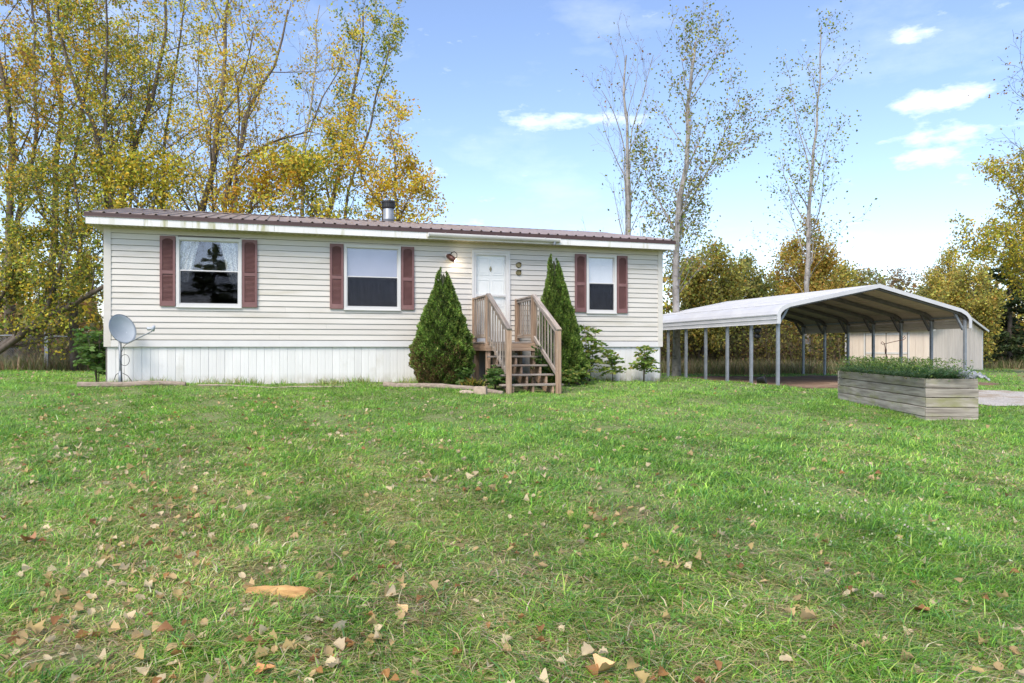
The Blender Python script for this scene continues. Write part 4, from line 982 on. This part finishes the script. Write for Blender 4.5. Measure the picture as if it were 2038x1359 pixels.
# ================================================================== TREES
Y_ = (.74,.58,.07); YG = (.53,.52,.07); GR = (.17,.24,.045); OR = (.66,.38,.05); OL = (.27,.265,.06); BR = (.33,.2,.09); GD = (.65,.46,.05)
def stem(Z, pts, r, gx=None, dz=.5):
    gx = pts[0][0] if gx is None else gx; X = (gx-1019)/F*Z; P = [Vector((X, Z, Gf(X, Z)-.1))]; d = 0
    for x, y in pts: d += rnd.uniform(-dz, dz); P.append(PX(x, y, Z+d))
    return (P, r)
GL = 'trees behind the house on the left'; GRt = 'trees beyond the carport'
broad = dict(levels=3, nch=(13,6,5), ang=(45,45,48), ratio=(.34,.5,.5), start=(.28,.15,.1), conic=.45, rr=.42)
ds = [
 ('dense orange-gold tree filling the far left edge of the picture', [stem(27,[(15,560),(25,300),(-10,40),(0,-150)],.17), stem(27,[(30,480),(75,250),(60,-80)],.12,20)], M['bark_mid'], [(OR,4),(GD,4),(YG,3),(BR,2),(OL,2)], 7.5, .13, .32),
 ('gold and green tree with twin trunks, second from the left edge', [stem(29,[(105,520),(120,250),(95,0),(90,-140)],.17), stem(29,[(130,430),(165,200),(190,-60)],.11,108)], M['bark_mid'], [(GD,4),(YG,4),(OL,2),(OR,2)], 6.5, .13, .32),
 ('green and gold tree forking above the left end of the roof', [stem(26,[(215,420),(207,330),(188,245),(160,195),(120,60),(105,-80)],.17), stem(26,[(222,330),(205,190),(215,60),(210,-90)],.12,212)], M['bark_dark'], [(YG,4),(GR,3),(GD,3),(OL,2)], 5.5, .12, .3),
 ('dark-trunked yellow tree rising above the left window', [stem(28,[(245,395),(264,310),(283,245),(305,190),(330,60),(335,-100)],.17), stem(28,[(262,320),(258,200),(275,40)],.09,246)], M['bark_dark'], [(Y_,3),(YG,4),(GR,2),(GD,3)], 5.5, .12, .3),
 ('slim yellow-leaved tree with thin dark stem over the roof', [stem(30,[(328,420),(330,260),(345,170),(368,30),(372,-60)],.11)], M['bark_dark'], [(Y_,4),(YG,4),(GR,2)], 4.5, .12, .3),
 ('grey-trunked sparse tree leaning right above the roof', [stem(25.5,[(404,415),(428,300),(441,180),(452,40),(456,-60)],.18), stem(25.5,[(425,310),(395,200),(398,60)],.07,405)], M['bark_mid'], [(Y_,3),(GD,3),(YG,2)], 2.6, .11, .3),
 ('wide-spreading sparse tree with crooked limbs in mid roof', [stem(24.5,[(448,405),(478,280),(500,210),(545,130),(575,20)],.15), stem(24.5,[(470,320),(540,285),(610,262),(680,130)],.09,450), stem(24.5,[(475,290),(470,180),(505,60)],.08,452)], M['bark_mid'], [(GD,4),(Y_,3),(YG,2),(OR,1)], 2.8, .11, .3),
 ('tall thin nearly bare tree between the sparse tree and the poplar', [stem(31,[(600,430),(608,290),(622,160),(634,10)],.12)], M['bark_pale'], [(Y_,3),(GD,2)], 1.0, .1, .35),
 ('tall green and yellow poplar at the right end of the left trees', [stem(27,[(655,430),(676,330),(695,240),(718,120),(722,20)],.14), stem(27,[(690,380),(735,250),(765,140),(775,90)],.09,665)], M['bark_mid'], [(YG,4),(GR,4),(Y_,2)], 4.2, .12, .28),
 ]
poplar = dict(levels=3, nch=(15,5,4), ang=(30,34,40), ratio=(.27,.5,.45), start=(.25,.2,.1), conic=.5, rr=.4, trop=(.05,.1,.06,0))
for i, (lab, stems, bark, pal, per, size, sig) in enumerate(ds):
    make_tree('deciduous_tree', lab, stems, bark, pal, per*2.6, size*.84, .14, GL, leafdrop=.66, **(poplar if i in (5,7,8) else broad))
make_tree('golden_tree', 'low dense golden tree behind the roof beside the flue pipe', [stem(24.5,[(790,430),(785,330),(778,262)],.1), stem(24.5,[(760,420),(720,350),(700,280)],.08,785), stem(24.5,[(795,440),(812,400),(822,375)],.06,790)], M['bark_mid'], [(Y_,5),(GD,4),(OR,2),(YG,2)], 8.5, .1, .15, GL, leafdrop=.55, **dict(poplar, ratio=(.3,.5,.5), nch=(13,6,4), ang=(36,36,42)))
make_tree('golden_tree', 'low yellow-green tree behind the roof left of the flue pipe', [stem(24,[(660,440),(650,370),(640,320)],.08), stem(24,[(640,430),(600,380),(585,340)],.07,655)], M['bark_mid'], [(Y_,3),(YG,5),(OR,1),(GR,2)], 5, .11, .16, GL, leafdrop=.5, **dict(broad, ratio=(.3,.5,.5)))
make_tree('golden_tree', 'low yellow-green tree behind the left end of the roof', [stem(24,[(300,430),(310,380),(330,340)],.08), stem(24,[(290,420),(260,380),(250,350)],.07,300)], M['bark_mid'], [(Y_,3),(YG,5),(GD,2),(GR,2)], 5, .11, .16, GL, leafdrop=.5, **dict(broad, ratio=(.3,.5,.5)))
make_tree('golden_tree', 'low orange tree seen over the roof in front of the grey trunk', [stem(24,[(500,430),(505,385),(520,350)],.08), stem(24,[(490,420),(540,390),(560,370)],.06,500)], M['bark_mid'], [(GD,4),(OR,3),(YG,3)], 4, .11, .16, GL, leafdrop=.5, **dict(broad, ratio=(.3,.5,.5)))
make_tree('leaning_tree', 'dark leaning tree with low crooked limbs at the far left', [stem(22.5,[(-60,740),(0,688),(70,650),(130,612),(205,568),(260,540)],.2,-90,.2), stem(22.5,[(40,665),(95,610),(120,520),(150,430)],.1,-80,.2), stem(22.5,[(-10,640),(20,560),(60,470)],.1,-95,.2)], M['bark_dark'], [(OL,4),(YG,3),(GR,3),(GD,2)], 6, .1, .15, GL, leafdrop=.55, **dict(broad, ratio=(.3,.45,.5), wob=(.1,.2,.25,.3)))
make_tree('deciduous_tree', 'shady olive tree close behind the left end of the house', [stem(24,[(150,620),(160,480),(150,330)],.12), stem(24,[(140,560),(90,440),(60,340)],.09,148)], M['bark_dark'], [(OL,5),(YG,3),(GD,2),(GR,3)], 9, .105, .16, GL, leafdrop=.6, **dict(broad, ratio=(.38,.5,.5)))
# right-hand trees
make_tree('bare_tree', 'nearly bare grey tree rising behind the right end of the roof', [stem(27,[(1250,440),(1250,300),(1244,190),(1245,110)],.12), stem(27,[(1245,300),(1225,230),(1200,180)],.05,1250), stem(27,[(1255,260),(1280,190),(1300,110)],.05,1250)], M['bark_pale'], [(OL,4),(BR,3)], .22, .1, .2, GRt, **dict(poplar, nch=(13,4,3), ang=(30,30,35), wob=(.05,.1,.15,.2)))
make_tree('poplar', 'pale-trunked poplar beside the right corner of the house', [stem(26,[(1346,620),(1348,470),(1362,330),(1366,210),(1378,140),(1383,85)],.14), stem(26,[(1350,440),(1420,320),(1475,200)],.07,1347), stem(26,[(1350,470),(1300,380),(1280,320)],.06,1347), stem(26,[(1356,400),(1430,330),(1500,250)],.05,1347)], M['bark_pale'], [(OL,5),(GR,3),(YG,2),(BR,1)], 1.9, .095, .2, GRt, **dict(poplar, nch=(17,5,4), ratio=(.26,.5,.45)))
make_tree('poplar', 'tall slender poplar standing behind the carport', [stem(33,[(1606,560),(1610,420),(1622,300),(1632,160),(1638,50)],.135), stem(33,[(1612,340),(1590,250),(1572,150)],.06,1607)], M['bark_pale'], [(OL,5),(GR,4),(YG,2)], 1.25, .115, .3, GRt, **dict(poplar, nch=(17,5,4), ratio=(.3,.5,.45), conic=.72, ang=(38,36,40)))
low = dict(broad, ratio=(.4,.5,.5), start=(.1,.1,.1), nch=(12,6,5), ang=(36,38,42), trop=(.06,.12,.08,0))
def bush(name, lab, x, ytop, Z, wpx, pal, per, size=.15, bark='bark_mid', group=GRt):
    ytop += 0 if 'orange' in lab else 20; pal = [(tuple(.66*c_+.34*d_ for c_, d_ in zip(c, (.36,.34,.17))), w_) for c, w_ in pal]  # leaf colours blended towards pale olive to suggest distance haze
    make_tree(name, lab, [stem(Z,[(x,(690+ytop)/2+20),(x+wpx*.1,ytop)],.1), stem(Z,[(x-wpx*.12,(690+ytop)/2+30),(x-wpx*.35,ytop+35)],.07,x), stem(Z,[(x+wpx*.15,(690+ytop)/2+30),(x+wpx*.4,ytop+45)],.07,x)], M[bark], pal, per*1.35, size*.85, .2, group, leafdrop=.5, **low)
bush('deciduous_tree', 'willowy olive-yellow tree left of the carport roof', 1400, 505, 31, 120, [(OL,3),(YG,5),(GD,3)], 8)
bush('deciduous_tree', 'bushy olive tree between the two poplars', 1475, 520, 35, 80, [(OL,5),(YG,3),(GR,3)], 8)
bush('deciduous_tree', 'bright orange-gold tree at the foot of the slender poplar', 1600, 495, 36, 110, [(GD,5),(OR,4),(YG,3)], 9, .16)
bush('deciduous_tree', 'yellow-green tree over the left slope of the carport', 1665, 535, 38, 90, [(YG,5),(GD,3),(OL,2)], 8, .16)
bush('deciduous_tree', 'dull green tree behind the ridge of the carport', 1725, 560, 42, 80, [(OL,5),(GR,4),(BR,2)], 7, .17)
bush('deciduous_tree', 'pinkish brown half-bare tree behind the carport ridge', 1780, 540, 48, 90, [((.3,.17,.11),4),(BR,3)], 2.6, .15)
bush('deciduous_tree', 'yellow tree left of the big dark evergreen', 1885, 525, 42, 60, [(YG,4),(GD,4)], 8, .16)
bush('deciduous_tree', 'low olive and rust tree right of the tall slender poplar', 1700, 540, 46, 130, [(OL,4),(GD,3),(BR,2)], 6, .17)
bush('deciduous_tree', 'low russet tree right of the pinkish half-bare one', 1850, 545, 52, 140, [(BR,4),(OL,3),(OR,1)], 5, .18)
bush('deciduous_tree', 'dull gold tree filling the gap beside the dark evergreens', 1930, 540, 38, 100, [(GD,3),(YG,4),(OL,2)], 6, .15)
bush('deciduous_tree', 'low green-yellow tree behind the shed', 1840, 575, 45, 90, [(YG,3),(GR,3),(OL,3)], 8, .16)
make_tree('deciduous_tree', 'large gold-green tree leaning in at the right edge of the picture', [stem(29,[(2070,640),(2068,520),(2060,440),(2075,360)],.2), stem(29,[(2065,520),(2000,490),(1950,490)],.06,2070), stem(29,[(2065,480),(2020,390),(2005,340)],.07,2070)], M['bark_mid'], [(GD,3),(YG,4),(OL,3)], 8, .11, .17, GRt, leafdrop=.5, **dict(broad, ratio=(.3,.5,.5)))
make_tree('bare_tree', 'bare dark branches reaching in from the right edge above the gold-green tree', [stem(27,[(2120,500),(2100,330),(2075,230),(2060,160)],.13)], M['bark_dark'], [(OL,2),(BR,2)], .4, .1, .25, GRt, **dict(broad, nch=(14,6,4), ratio=(.3,.5,.5), start=(.4,.15,.1)))
def conifer(name, label, x, Z, h, rad, n, pal, group=None, gx=None, loc=None, size=.28, start=.06):
    X, Y = ((x-1019)/F*Z, Z) if loc is None else loc
    b = Vector((X, Y, Gf(X, Y)-.05)); root = thing(name, label, 'evergreen', b, 0, group)
    m = MB(); m.tube([(0,0,0),(0,0,h*.5),(0,0,h*.97)], [.16,.09,.02], 8); r_ = random.Random(int(x*7+Z)); Ps, Ax = [], []
    nb = int(h*11)
    for i in range(nb):
        t = start+(1-start)*(i+r_.random())/nb; L_ = rad*(1-t)**.85*r_.uniform(.65,1.15)+.1; a = r_.uniform(0,6.28); z = t*h
        d = Vector((math.cos(a), math.sin(a), 0)); pts = [Vector((0,0,z)), d*L_*.5+Vector((0,0,z-.06*L_)), d*L_+Vector((0,0,z-.1*L_+.06*L_))]
        m.tube(pts, [.03*(1-t)+.008,.015*(1-t)+.006,.004], 4, cap=False)
        k = max(6, int(n*L_/(nb*rad*.55)))
        for j in range(k):
            u = r_.random()**.6; p = pts[0].lerp(pts[2], u)+Vector((r_.gauss(0,.14*L_*(.3+u*.5)), r_.gauss(0,.14*L_*(.3+u*.5)), r_.gauss(-.04,.07))); Ps.append(p); Ax.append(d+Vector((r_.gauss(0,.6), r_.gauss(0,.6), r_.gauss(-.15,.35))))
    m.build('trunk', M['bark_dark'], root); P = np.array([tuple(p) for p in Ps]); A = np.array([tuple(p) for p in Ax])
    V, q, cc = cards(P, size*rng.uniform(.6,1.2,len(P)), palette(len(P), pal), .3, A, .06); link('crown', np_mesh('crown', V, q, None, cc), M['needle'], root); return root
DG = [((.03,.05,.018),4),((.045,.07,.022),3),((.07,.09,.03),1)]
conifer('spruce', 'big dark evergreen at the right edge behind the shed', 2010, 40, 7.2, 2.9, 9000, DG, size=.34)
conifer('spruce', 'second dark evergreen just right of the shed roof', 1955, 46, 6.0, 2.6, 7000, DG, size=.34)
conifer('spruce', 'small grey-green evergreen left of the orange-gold tree', 1545, 40, 5.0, 1.3, 4000, [((.06,.085,.04),3),((.09,.11,.06),1)], size=.25)
conifer('spruce', 'small dark evergreen right of the carport ridge', 1830, 50, 4.6, 1.4, 3000, DG, size=.3)
# across the road, behind the camera: they show only as reflections in the window glass
conifer('spruce', 'dark spruce reflected in the glass of the left window', 0, 0, 7.4, 3.5, 17000, [((.2,.25,.1),4),((.28,.3,.12),3),((.4,.3,.14),1)], loc=(.6,-15), size=.26)
make_tree('bare_tree', 'bare tree reflected beside the spruce in the left window', [([Vector((-2.6,-17,0)), Vector((-2.2,-17,2.5)), Vector((-1.4,-17,5)), Vector((-.6,-17.5,8.5))], .12)], M['bark_dark'], [(OL,1)], .2, .1, .2, None, **broad)

# ================================================================== UNDERGROWTH
def brush(name, label, regions, n, hmin, hmax, pal_s, pal_l, nl, lsz):
    parts = []
    for (x0, x1, y0, y1, wgt) in regions:
        k = int(n*wgt); x = rng.uniform(x0,x1,k); y = rng.uniform(y0,y1,k); h = rng.uniform(hmin,hmax,k)*(.55+.45*np.sin(x*.9+y*.4+1)**2)
        P = np.stack([x,y,G(x,y)-.02],1); parts.append(blades(P, h, rng.uniform(.012,.03,k), rng.uniform(.1,.7,k), palette(k,pal_s), 3))
        kl = int(nl*wgt); x = rng.uniform(x0,x1,kl); y = rng.uniform(y0,y1,kl); hh_ = hmax*(.5+.5*np.sin(x*.9+y*.4+1)**2)*(.75+.25*np.sin(x*3.1+y*1.7))
        z = G(x,y)+hh_*rng.random(kl)**.8; P = np.stack([x,y,z],1)+rng.normal(size=(kl,3))*.1
        V, q, c = cards(P, rng.uniform(.6,1.3,kl)*lsz, palette(kl,pal_l), .7); parts.append((V,q,None,c))
    V, q, t, c = merge(parts); o = link(name, np_mesh(name, V, q, t, c), M['leaf']); tag(o, label, 'undergrowth', kind='stuff'); return o
BS = [((.16,.12,.08),4),((.1,.075,.05),3),((.24,.19,.11),2)]
brush('thicket', 'tangled brown and olive thicket along the tree line on the left', [(-27,-6,25.6,31,1)], 6500, .8, 2.6, BS, [((.12,.1,.05),3),(OL,4),((.2,.12,.05),2),(BR,2),((.07,.09,.025),3)], 34000, .13)
brush('thicket', 'tangled brown and olive thicket behind the carport', [(4,14.2,30.5,37,.55),(12,30,42,48,.6)], 7000, .9, 2.9, BS, [((.13,.105,.05),3),(OL,5),((.2,.12,.05),2),((.25,.2,.05),1),((.09,.1,.03),3)], 36000, .15)
brush('roadside_brush', 'dark brush reflected low in the window glass', [(-7,9,-20,-16.5,1)], 1500, 1.5, 4.4, BS, [(OL,4),((.1,.11,.04),4),(BR,2),(YG,1)], 9000, .16)
brush('far_woods', 'distant autumn woods closing the view low behind the trees', [(-52,4,36,46,1.0),(2,62,50,56,1.3)], 2500, 3, 7.0, [((.1,.08,.06),1)], [(OL,4),(YG,3),(GD,2),(BR,3),((.1,.11,.045),3)], 44000, .36)
# tall dry grass at the edges of the mown lawn
def drygrass(name, label, regs, n, h0, h1, pal):
    parts = []
    for (x0,x1,y0,y1,w) in regs:
        k = int(n*w); x = rng.uniform(x0,x1,k); y = rng.uniform(y0,y1,k); parts.append(blades(np.stack([x,y,G(x,y)],1), rng.uniform(h0,h1,k), rng.uniform(.012,.022,k), rng.uniform(.2,1.0,k), palette(k,pal), 2))
    V,q,t,c = merge(parts); o = link(name, np_mesh(name,V,q,t,c), M['grass']); tag(o, label, 'grass', kind='stuff')
drygrass('tall_grass', 'tall uncut tan and green grass along the wood edge', [(-26,-7.5,23.6,27,.5),(4.5,16,27.5,31.5,.45),(14,34,36,42,.3)], 26000, .3, .85, [((.3,.24,.13),4),((.16,.19,.06),3),((.1,.14,.04),2),((.22,.13,.08),1)])

# ================================================================== LAWN
def pnoise(x, y): return (np.sin(1.1*x+.4*y+1)+np.sin(.7*y-1.3*x+2)+np.sin(2.3*x+1.9*y)+np.sin(3.1*y-2.2*x+.5)*.7+np.sin(5.3*x+1.1*y)*.4+np.sin(4.7*y+2*x)*.4)/3.2
bare = [(gp(100,1310),.22),(gp(1265,1022),.2),(gp(800,1215),.14),(gp(240,1110),.16),(gp(520,1135),.14),(gp(1550,1230),.1),(gp(30,1280),.18),(gp(330,1040),.16)]
def lawn_mask(x, y):
    s = (x-HX)*CT+(y-HY)*ST; p = -(x-HX)*ST+(y-HY)*CT
    ok = ~((s > -.02) & (s < HL+.02) & (p > -.0) & (p < HD)) & ~in_drive(x,y) & ~in_dirt(x,y)
    ok &= ~((s > 7.6) & (s < 8.5) & (p > -2.6) & (p < 0))
    dx, dy = x-pn.x, y-pn.y; a = -math.atan2(121,F); u = dx*math.cos(a)+dy*math.sin(a); v = -dx*math.sin(a)+dy*math.cos(a)
    ok &= ~((u > -.02) & (u < PWD+.02) & (v > -.03) & (v < PLN+.03))
    return ok
def ring(y0, y1, dens, hmul, wmul, nseg, thin=True):
    X = .66*y1+.9; n = int(dens*(y1-y0)*2*X); x = rng.uniform(-X,X,n); y = rng.uniform(y0,y1,n)
    k = (np.abs(x) < .66*y+.9) & lawn_mask(x,y); x, y = x[k], y[k]
    pz_ = pnoise(x*.9, y*.9); pf = pnoise(x*3.3+5, y*3.3); keep = rng.random(len(x)) < np.clip(.95+.2*pf+.1*pz_, .5, 1)
    for b_, r in bare: d = np.hypot(x-b_.x, (y-b_.y)); keep &= (rng.random(len(x)) < np.clip((d/r)**2*1.1-.15, .08, 1))
    x, y, pz_, pf = x[keep], y[keep], pz_[keep], pf[keep]; n = len(x)
    tall = np.clip(1.05+.5*pf+.25*pnoise(x*7+1,y*7), .45, 2.0); h = rng.gamma(6, 1/6, n)*.047*tall*hmul; w = rng.uniform(.0034,.0074,n)*wmul
    col = palette(n, [((.225,.44,.05),5),((.14,.31,.04),4),((.38,.59,.1),3),((.13,.32,.09),1.8),((.08,.19,.03),1)], .16)
    near = sstep(11, 3, y); dry = np.clip(.06+.29*near*(1-.35*np.tanh(x*.35))-.24*pf+.10*np.sin(x*.8+y*.5), .02, .6)
    pick = rng.random(n) < dry; col[pick] = palette(int(pick.sum()), [((.55,.45,.24),3),((.42,.41,.14),3),((.62,.55,.36),1.8),((.33,.22,.12),1.0)])
    col *= (1+.16*pz_[:,None]*np.array([1,.8,.6]))*(1+.22*pnoise(x*5.1+2,y*5.1-4))[:,None]
    lean = np.where(pick, rng.uniform(.8,2.6,n), rng.uniform(.4,2.1,n))
    flow = 2.2*pnoise(x*.5+3,y*.5)+rng.normal(size=n)*1.5
    return blades(np.stack([x,y,G(x,y)-.004],1), h, w, lean, col, nseg, flow)
parts = [ring(1.7,3.2,12500,1.1,1.0,2), ring(3.2,5.5,8200,1.05,1.1,2), ring(5.5,9,4000,1.0,1.5,2), ring(9,15,2100,1.0,2.3,1), ring(15,27,650,1.0,4,1), ring(27,44,110,1.2,7,1)]
for b_, r in bare:                      # dead thatch and crumbs lying on the worn spots
    n = int(2600*r); a_ = rng.uniform(0,6.28,n); d_ = r*1.5*np.sqrt(rng.random(n)); x = b_.x+d_*np.cos(a_); y = b_.y+d_*np.sin(a_)
    parts.append(blades(np.stack([x,y,G(x,y)+.003],1), rng.uniform(.015,.05,n), rng.uniform(.003,.007,n), rng.uniform(1.6,3.5,n), palette(n,[((.5,.4,.24),3),((.34,.23,.13),3),((.22,.15,.09),2),((.3,.38,.08),1)]), 2))
n = 9000; y = 1.7+10*rng.random(n)**1.6; x = rng.uniform(-1,1,n)*(.66*y+.6); k = lawn_mask(x,y) & (rng.random(n) < np.clip(.3+.9*pnoise(x*1.7+9,y*1.7), .05, 1)); x, y = x[k], y[k]; n = len(x)
V_, q_, c_ = cards(np.stack([x,y,G(x,y)+rng.uniform(.008,.035,n)],1), rng.uniform(.014,.034,n), palette(n,[((.2,.37,.06),4),((.28,.45,.1),2),((.14,.28,.06),2)]), .75, unit(n)*np.array([1,1,.3]), .1); parts.append((V_,q_,None,c_))
n = 5200; ts = rng.uniform(-.3,HL+.3,n); tpp = -rng.gamma(1.6,.09,n)-.02; tx, ty = H2W(ts, tpp); tk = rng.random(n) < np.clip(.35+.5*np.sin(ts*3.1)+.4*np.sin(ts*7.7), .05, 1); tx, ty = tx[tk], ty[tk]; n = len(tx)
parts.append(blades(np.stack([tx,ty,G(tx,ty)],1), rng.uniform(.06,.24,n), rng.uniform(.006,.011,n), rng.uniform(.2,1.1,n), palette(n,[((.2,.33,.05),3),((.3,.38,.1),2),((.45,.38,.2),2)]), 2))
V,q,t,c = merge(parts); o = link('lawn_grass', np_mesh('lawn_grass',V,q,t,c), M['grass']); tag(o, 'short green lawn grass with straw-coloured patches', 'grass', kind='stuff')
# broad-leaved weeds and white-flowered clover in patches
P, cl, sz = [], [], []
for (px, py, r, n_) in ((1640,930,.25,60),(1640,1020,.22,70),(1760,1060,.3,90),(1850,1075,.2,60),(1540,1010,.2,30),(690,790,.5,40)):
    c0 = gp(px,py); x = c0.x+rng.normal(size=n_)*r; y = c0.y+rng.normal(size=n_)*r; P.append(np.stack([x,y,G(x,y)+rng.uniform(.03,.065,n_)],1))
P = np.concatenate(P); V,q,c = cards(P, rng.uniform(.012,.024,len(P)), palette(len(P),[((.6,.58,.42),3),((.4,.42,.2),3)],.08), .9)
o = link('clover_flowers', np_mesh('clover_flowers',V,q,None,c), M['grass']); tag(o, 'small white clover flowers in patches on the lawn', 'flowers', kind='stuff')

# ================================================================== FALLEN LEAVES
LC = [('tan_leaf',(.68,.49,.25),(.52,.33,.14)), ('pale_leaf',(.8,.65,.42),(.66,.49,.28)), ('orange_leaf',(.5,.26,.1),(.38,.17,.06)), ('brown_leaf',(.4,.2,.09),(.28,.13,.05)), ('yellow_leaf',(.6,.45,.2),(.5,.34,.14))]
lm_ = [mat(n_, a, b, 60, .7, bump=.2, rand=.15) for n_, a, b in LC]
def leaf_mesh(seed, matr):
    r_ = random.Random(seed); m = MB(); n_ = 7; curl = r_.uniform(-3,3.4); bend = r_.uniform(-1.8,2.2); fold = r_.uniform(.1,.9); tw = r_.uniform(-.5,.5)
    outl = r_.choice(([.0,.30,.44,.47,.40,.24,.0],[.0,.42,.5,.42,.31,.17,.0],[.02,.2,.3,.33,.3,.2,.0],[.0,.36,.34,.5,.36,.3,.0]))
    for i in range(n_):
        t = i/(n_-1); hw = outl[i]*(1+r_.uniform(-.12,.12)); z = .28*bend*(t-.5)**2+.02*math.sin(t*7+seed)
        for u in (-1,-.5,0,.5,1):
            x = u*hw; zz = z+fold*abs(x)*.9+curl*x*x*.5+tw*x*(t-.5)+(.04*math.sin(u*5+t*9+seed) if abs(u) > .4 else 0)
            m.v.append((x, t-.5, zz))
    for i in range(n_-1):
        for j in range(4): a = i*5+j; m.f.append((a,a+1,a+6,a+5))
    m.tube([(0,-.5,.05),(.02,-.68,.04),(.05,-.85,.07)], [.018,.013,.012], 3, cap=False)
    zmin = min(v[2] for v in m.v); m.v = [(x,y,z-zmin) for x,y,z in m.v]
    me = bpy.data.meshes.new('fallen_leaf'); me.from_pydata(m.v,[],m.f); me.polygons.foreach_set('use_smooth', np.ones(len(me.polygons),bool)); me.materials.append(matr); return me
LM = [leaf_mesh(100+i, lm_[[0,1,0,1,2,3,0,4,1,1,0,4][i]]) for i in range(12)]
LCOL = [[0,1,0,1,2,3,0,4,1,1,0,4][i] for i in range(12)]
cnt = 0; spots = []
while len(spots) < 2100:
    y = 1.75+11*rnd.random()**1.6; x = rnd.uniform(-.66*y-.2, .66*y+.2)
    if rnd.random() > .5-.36*math.tanh(x*.55) or not bool(lawn_mask(np.array(x), np.array(y))): continue
    if rnd.random() > .62+.38*math.sin(x*1.9+y*1.3): continue
    spots.append((x,y))
spots.sort(key=lambda s: s[1])
Vs = []
for i, (x, y) in enumerate(spots):
    s = rnd.uniform(.026,.056)*(1.0 if rnd.random() < .85 else 1.25); me = LM[rnd.randrange(12)]
    Mx = Matrix.Translation((x,y,Gf(x,y)+rnd.uniform(.012,.036))) @ Matrix.Rotation(rnd.uniform(0,6.28),4,'Z') @ Matrix.Rotation(rnd.gauss(0,.4),4,'X') @ Matrix.Rotation(rnd.gauss(0,.35),4,'Y') @ Matrix.Scale(s,4)
    if i < 295:
        o = bpy.data.objects.new('fallen_leaf', me); C.objects.link(o); o.matrix_basis = Mx
        tag(o, 'dry curled fallen leaf lying in the near lawn grass', 'leaf', 'fallen leaves on the near lawn')
    else: Vs.append((me, Mx))
# four leaves that stand out from the rest
for px, py, s, mi, lab in ((1836,1226,.085,2,'large reddish-brown curled leaf lying alone at the lower right'),(1210,1345,.08,0,'large tan leaf cut by the bottom edge, left of the lower right corner'),(528,1350,.075,2,'large orange-tan leaf at the bottom edge left of centre'),(800,1222,.07,0,'tan leaf on the bare patch below the firewood piece'),(60,1085,.09,3,'dark reddish-brown leaf near the left edge')):
    p = gp(px, py); o = bpy.data.objects.new('fallen_leaf', leaf_mesh(500+px, lm_[mi])); C.objects.link(o); o.matrix_basis = Matrix.Translation(p+Vector((0,0,.022))) @ Matrix.Rotation(px*.7,4,'Z') @ Matrix.Rotation(.3,4,'X') @ Matrix.Scale(s,4)
    tag(o, lab, 'leaf')
n2 = 2600; ex = rng.uniform(-26,30,n2); ey = rng.uniform(12,42,n2); k = lawn_mask(ex,ey) & ((rng.random(n2) < .25) | (ey > 20) | (ex > 8)); ex, ey = ex[k], ey[k]
P = np.stack([ex,ey,G(ex,ey)+.04],1); sz = rng.uniform(.05,.09,len(ex)); bits = []
for me, Mx in Vs:
    co = np.empty(len(me.vertices)*3, np.float32); me.vertices.foreach_get('co', co); A_ = np.array(Mx); co = co.reshape(-1,3) @ A_[:3,:3].T+A_[:3,3]
    fq = np.array([tuple(pl_.vertices) for pl_ in me.polygons]); cl_ = np.array(LC[LCOL[LM.index(me)]][1])*rnd.uniform(.75,1.1)
    bits.append((co, fq, None, np.tile(cl_, (len(co),1))))
ax = unit(len(P))*np.array([1,1,.35]); V,q,c = cards(P, sz, palette(len(P),[((.46,.32,.19),4),((.56,.43,.29),2),((.38,.17,.06),2),((.24,.12,.06),2),((.45,.32,.09),1)]), .8, ax, .15)
V,q,t,c = merge(bits+[(V,q,None,c)]); o = link('leaf_litter', np_mesh('leaf_litter',V,q,None,c), M['leaf']); tag(o, 'scattered fallen leaves farther out on the lawn', 'leaves', kind='stuff')
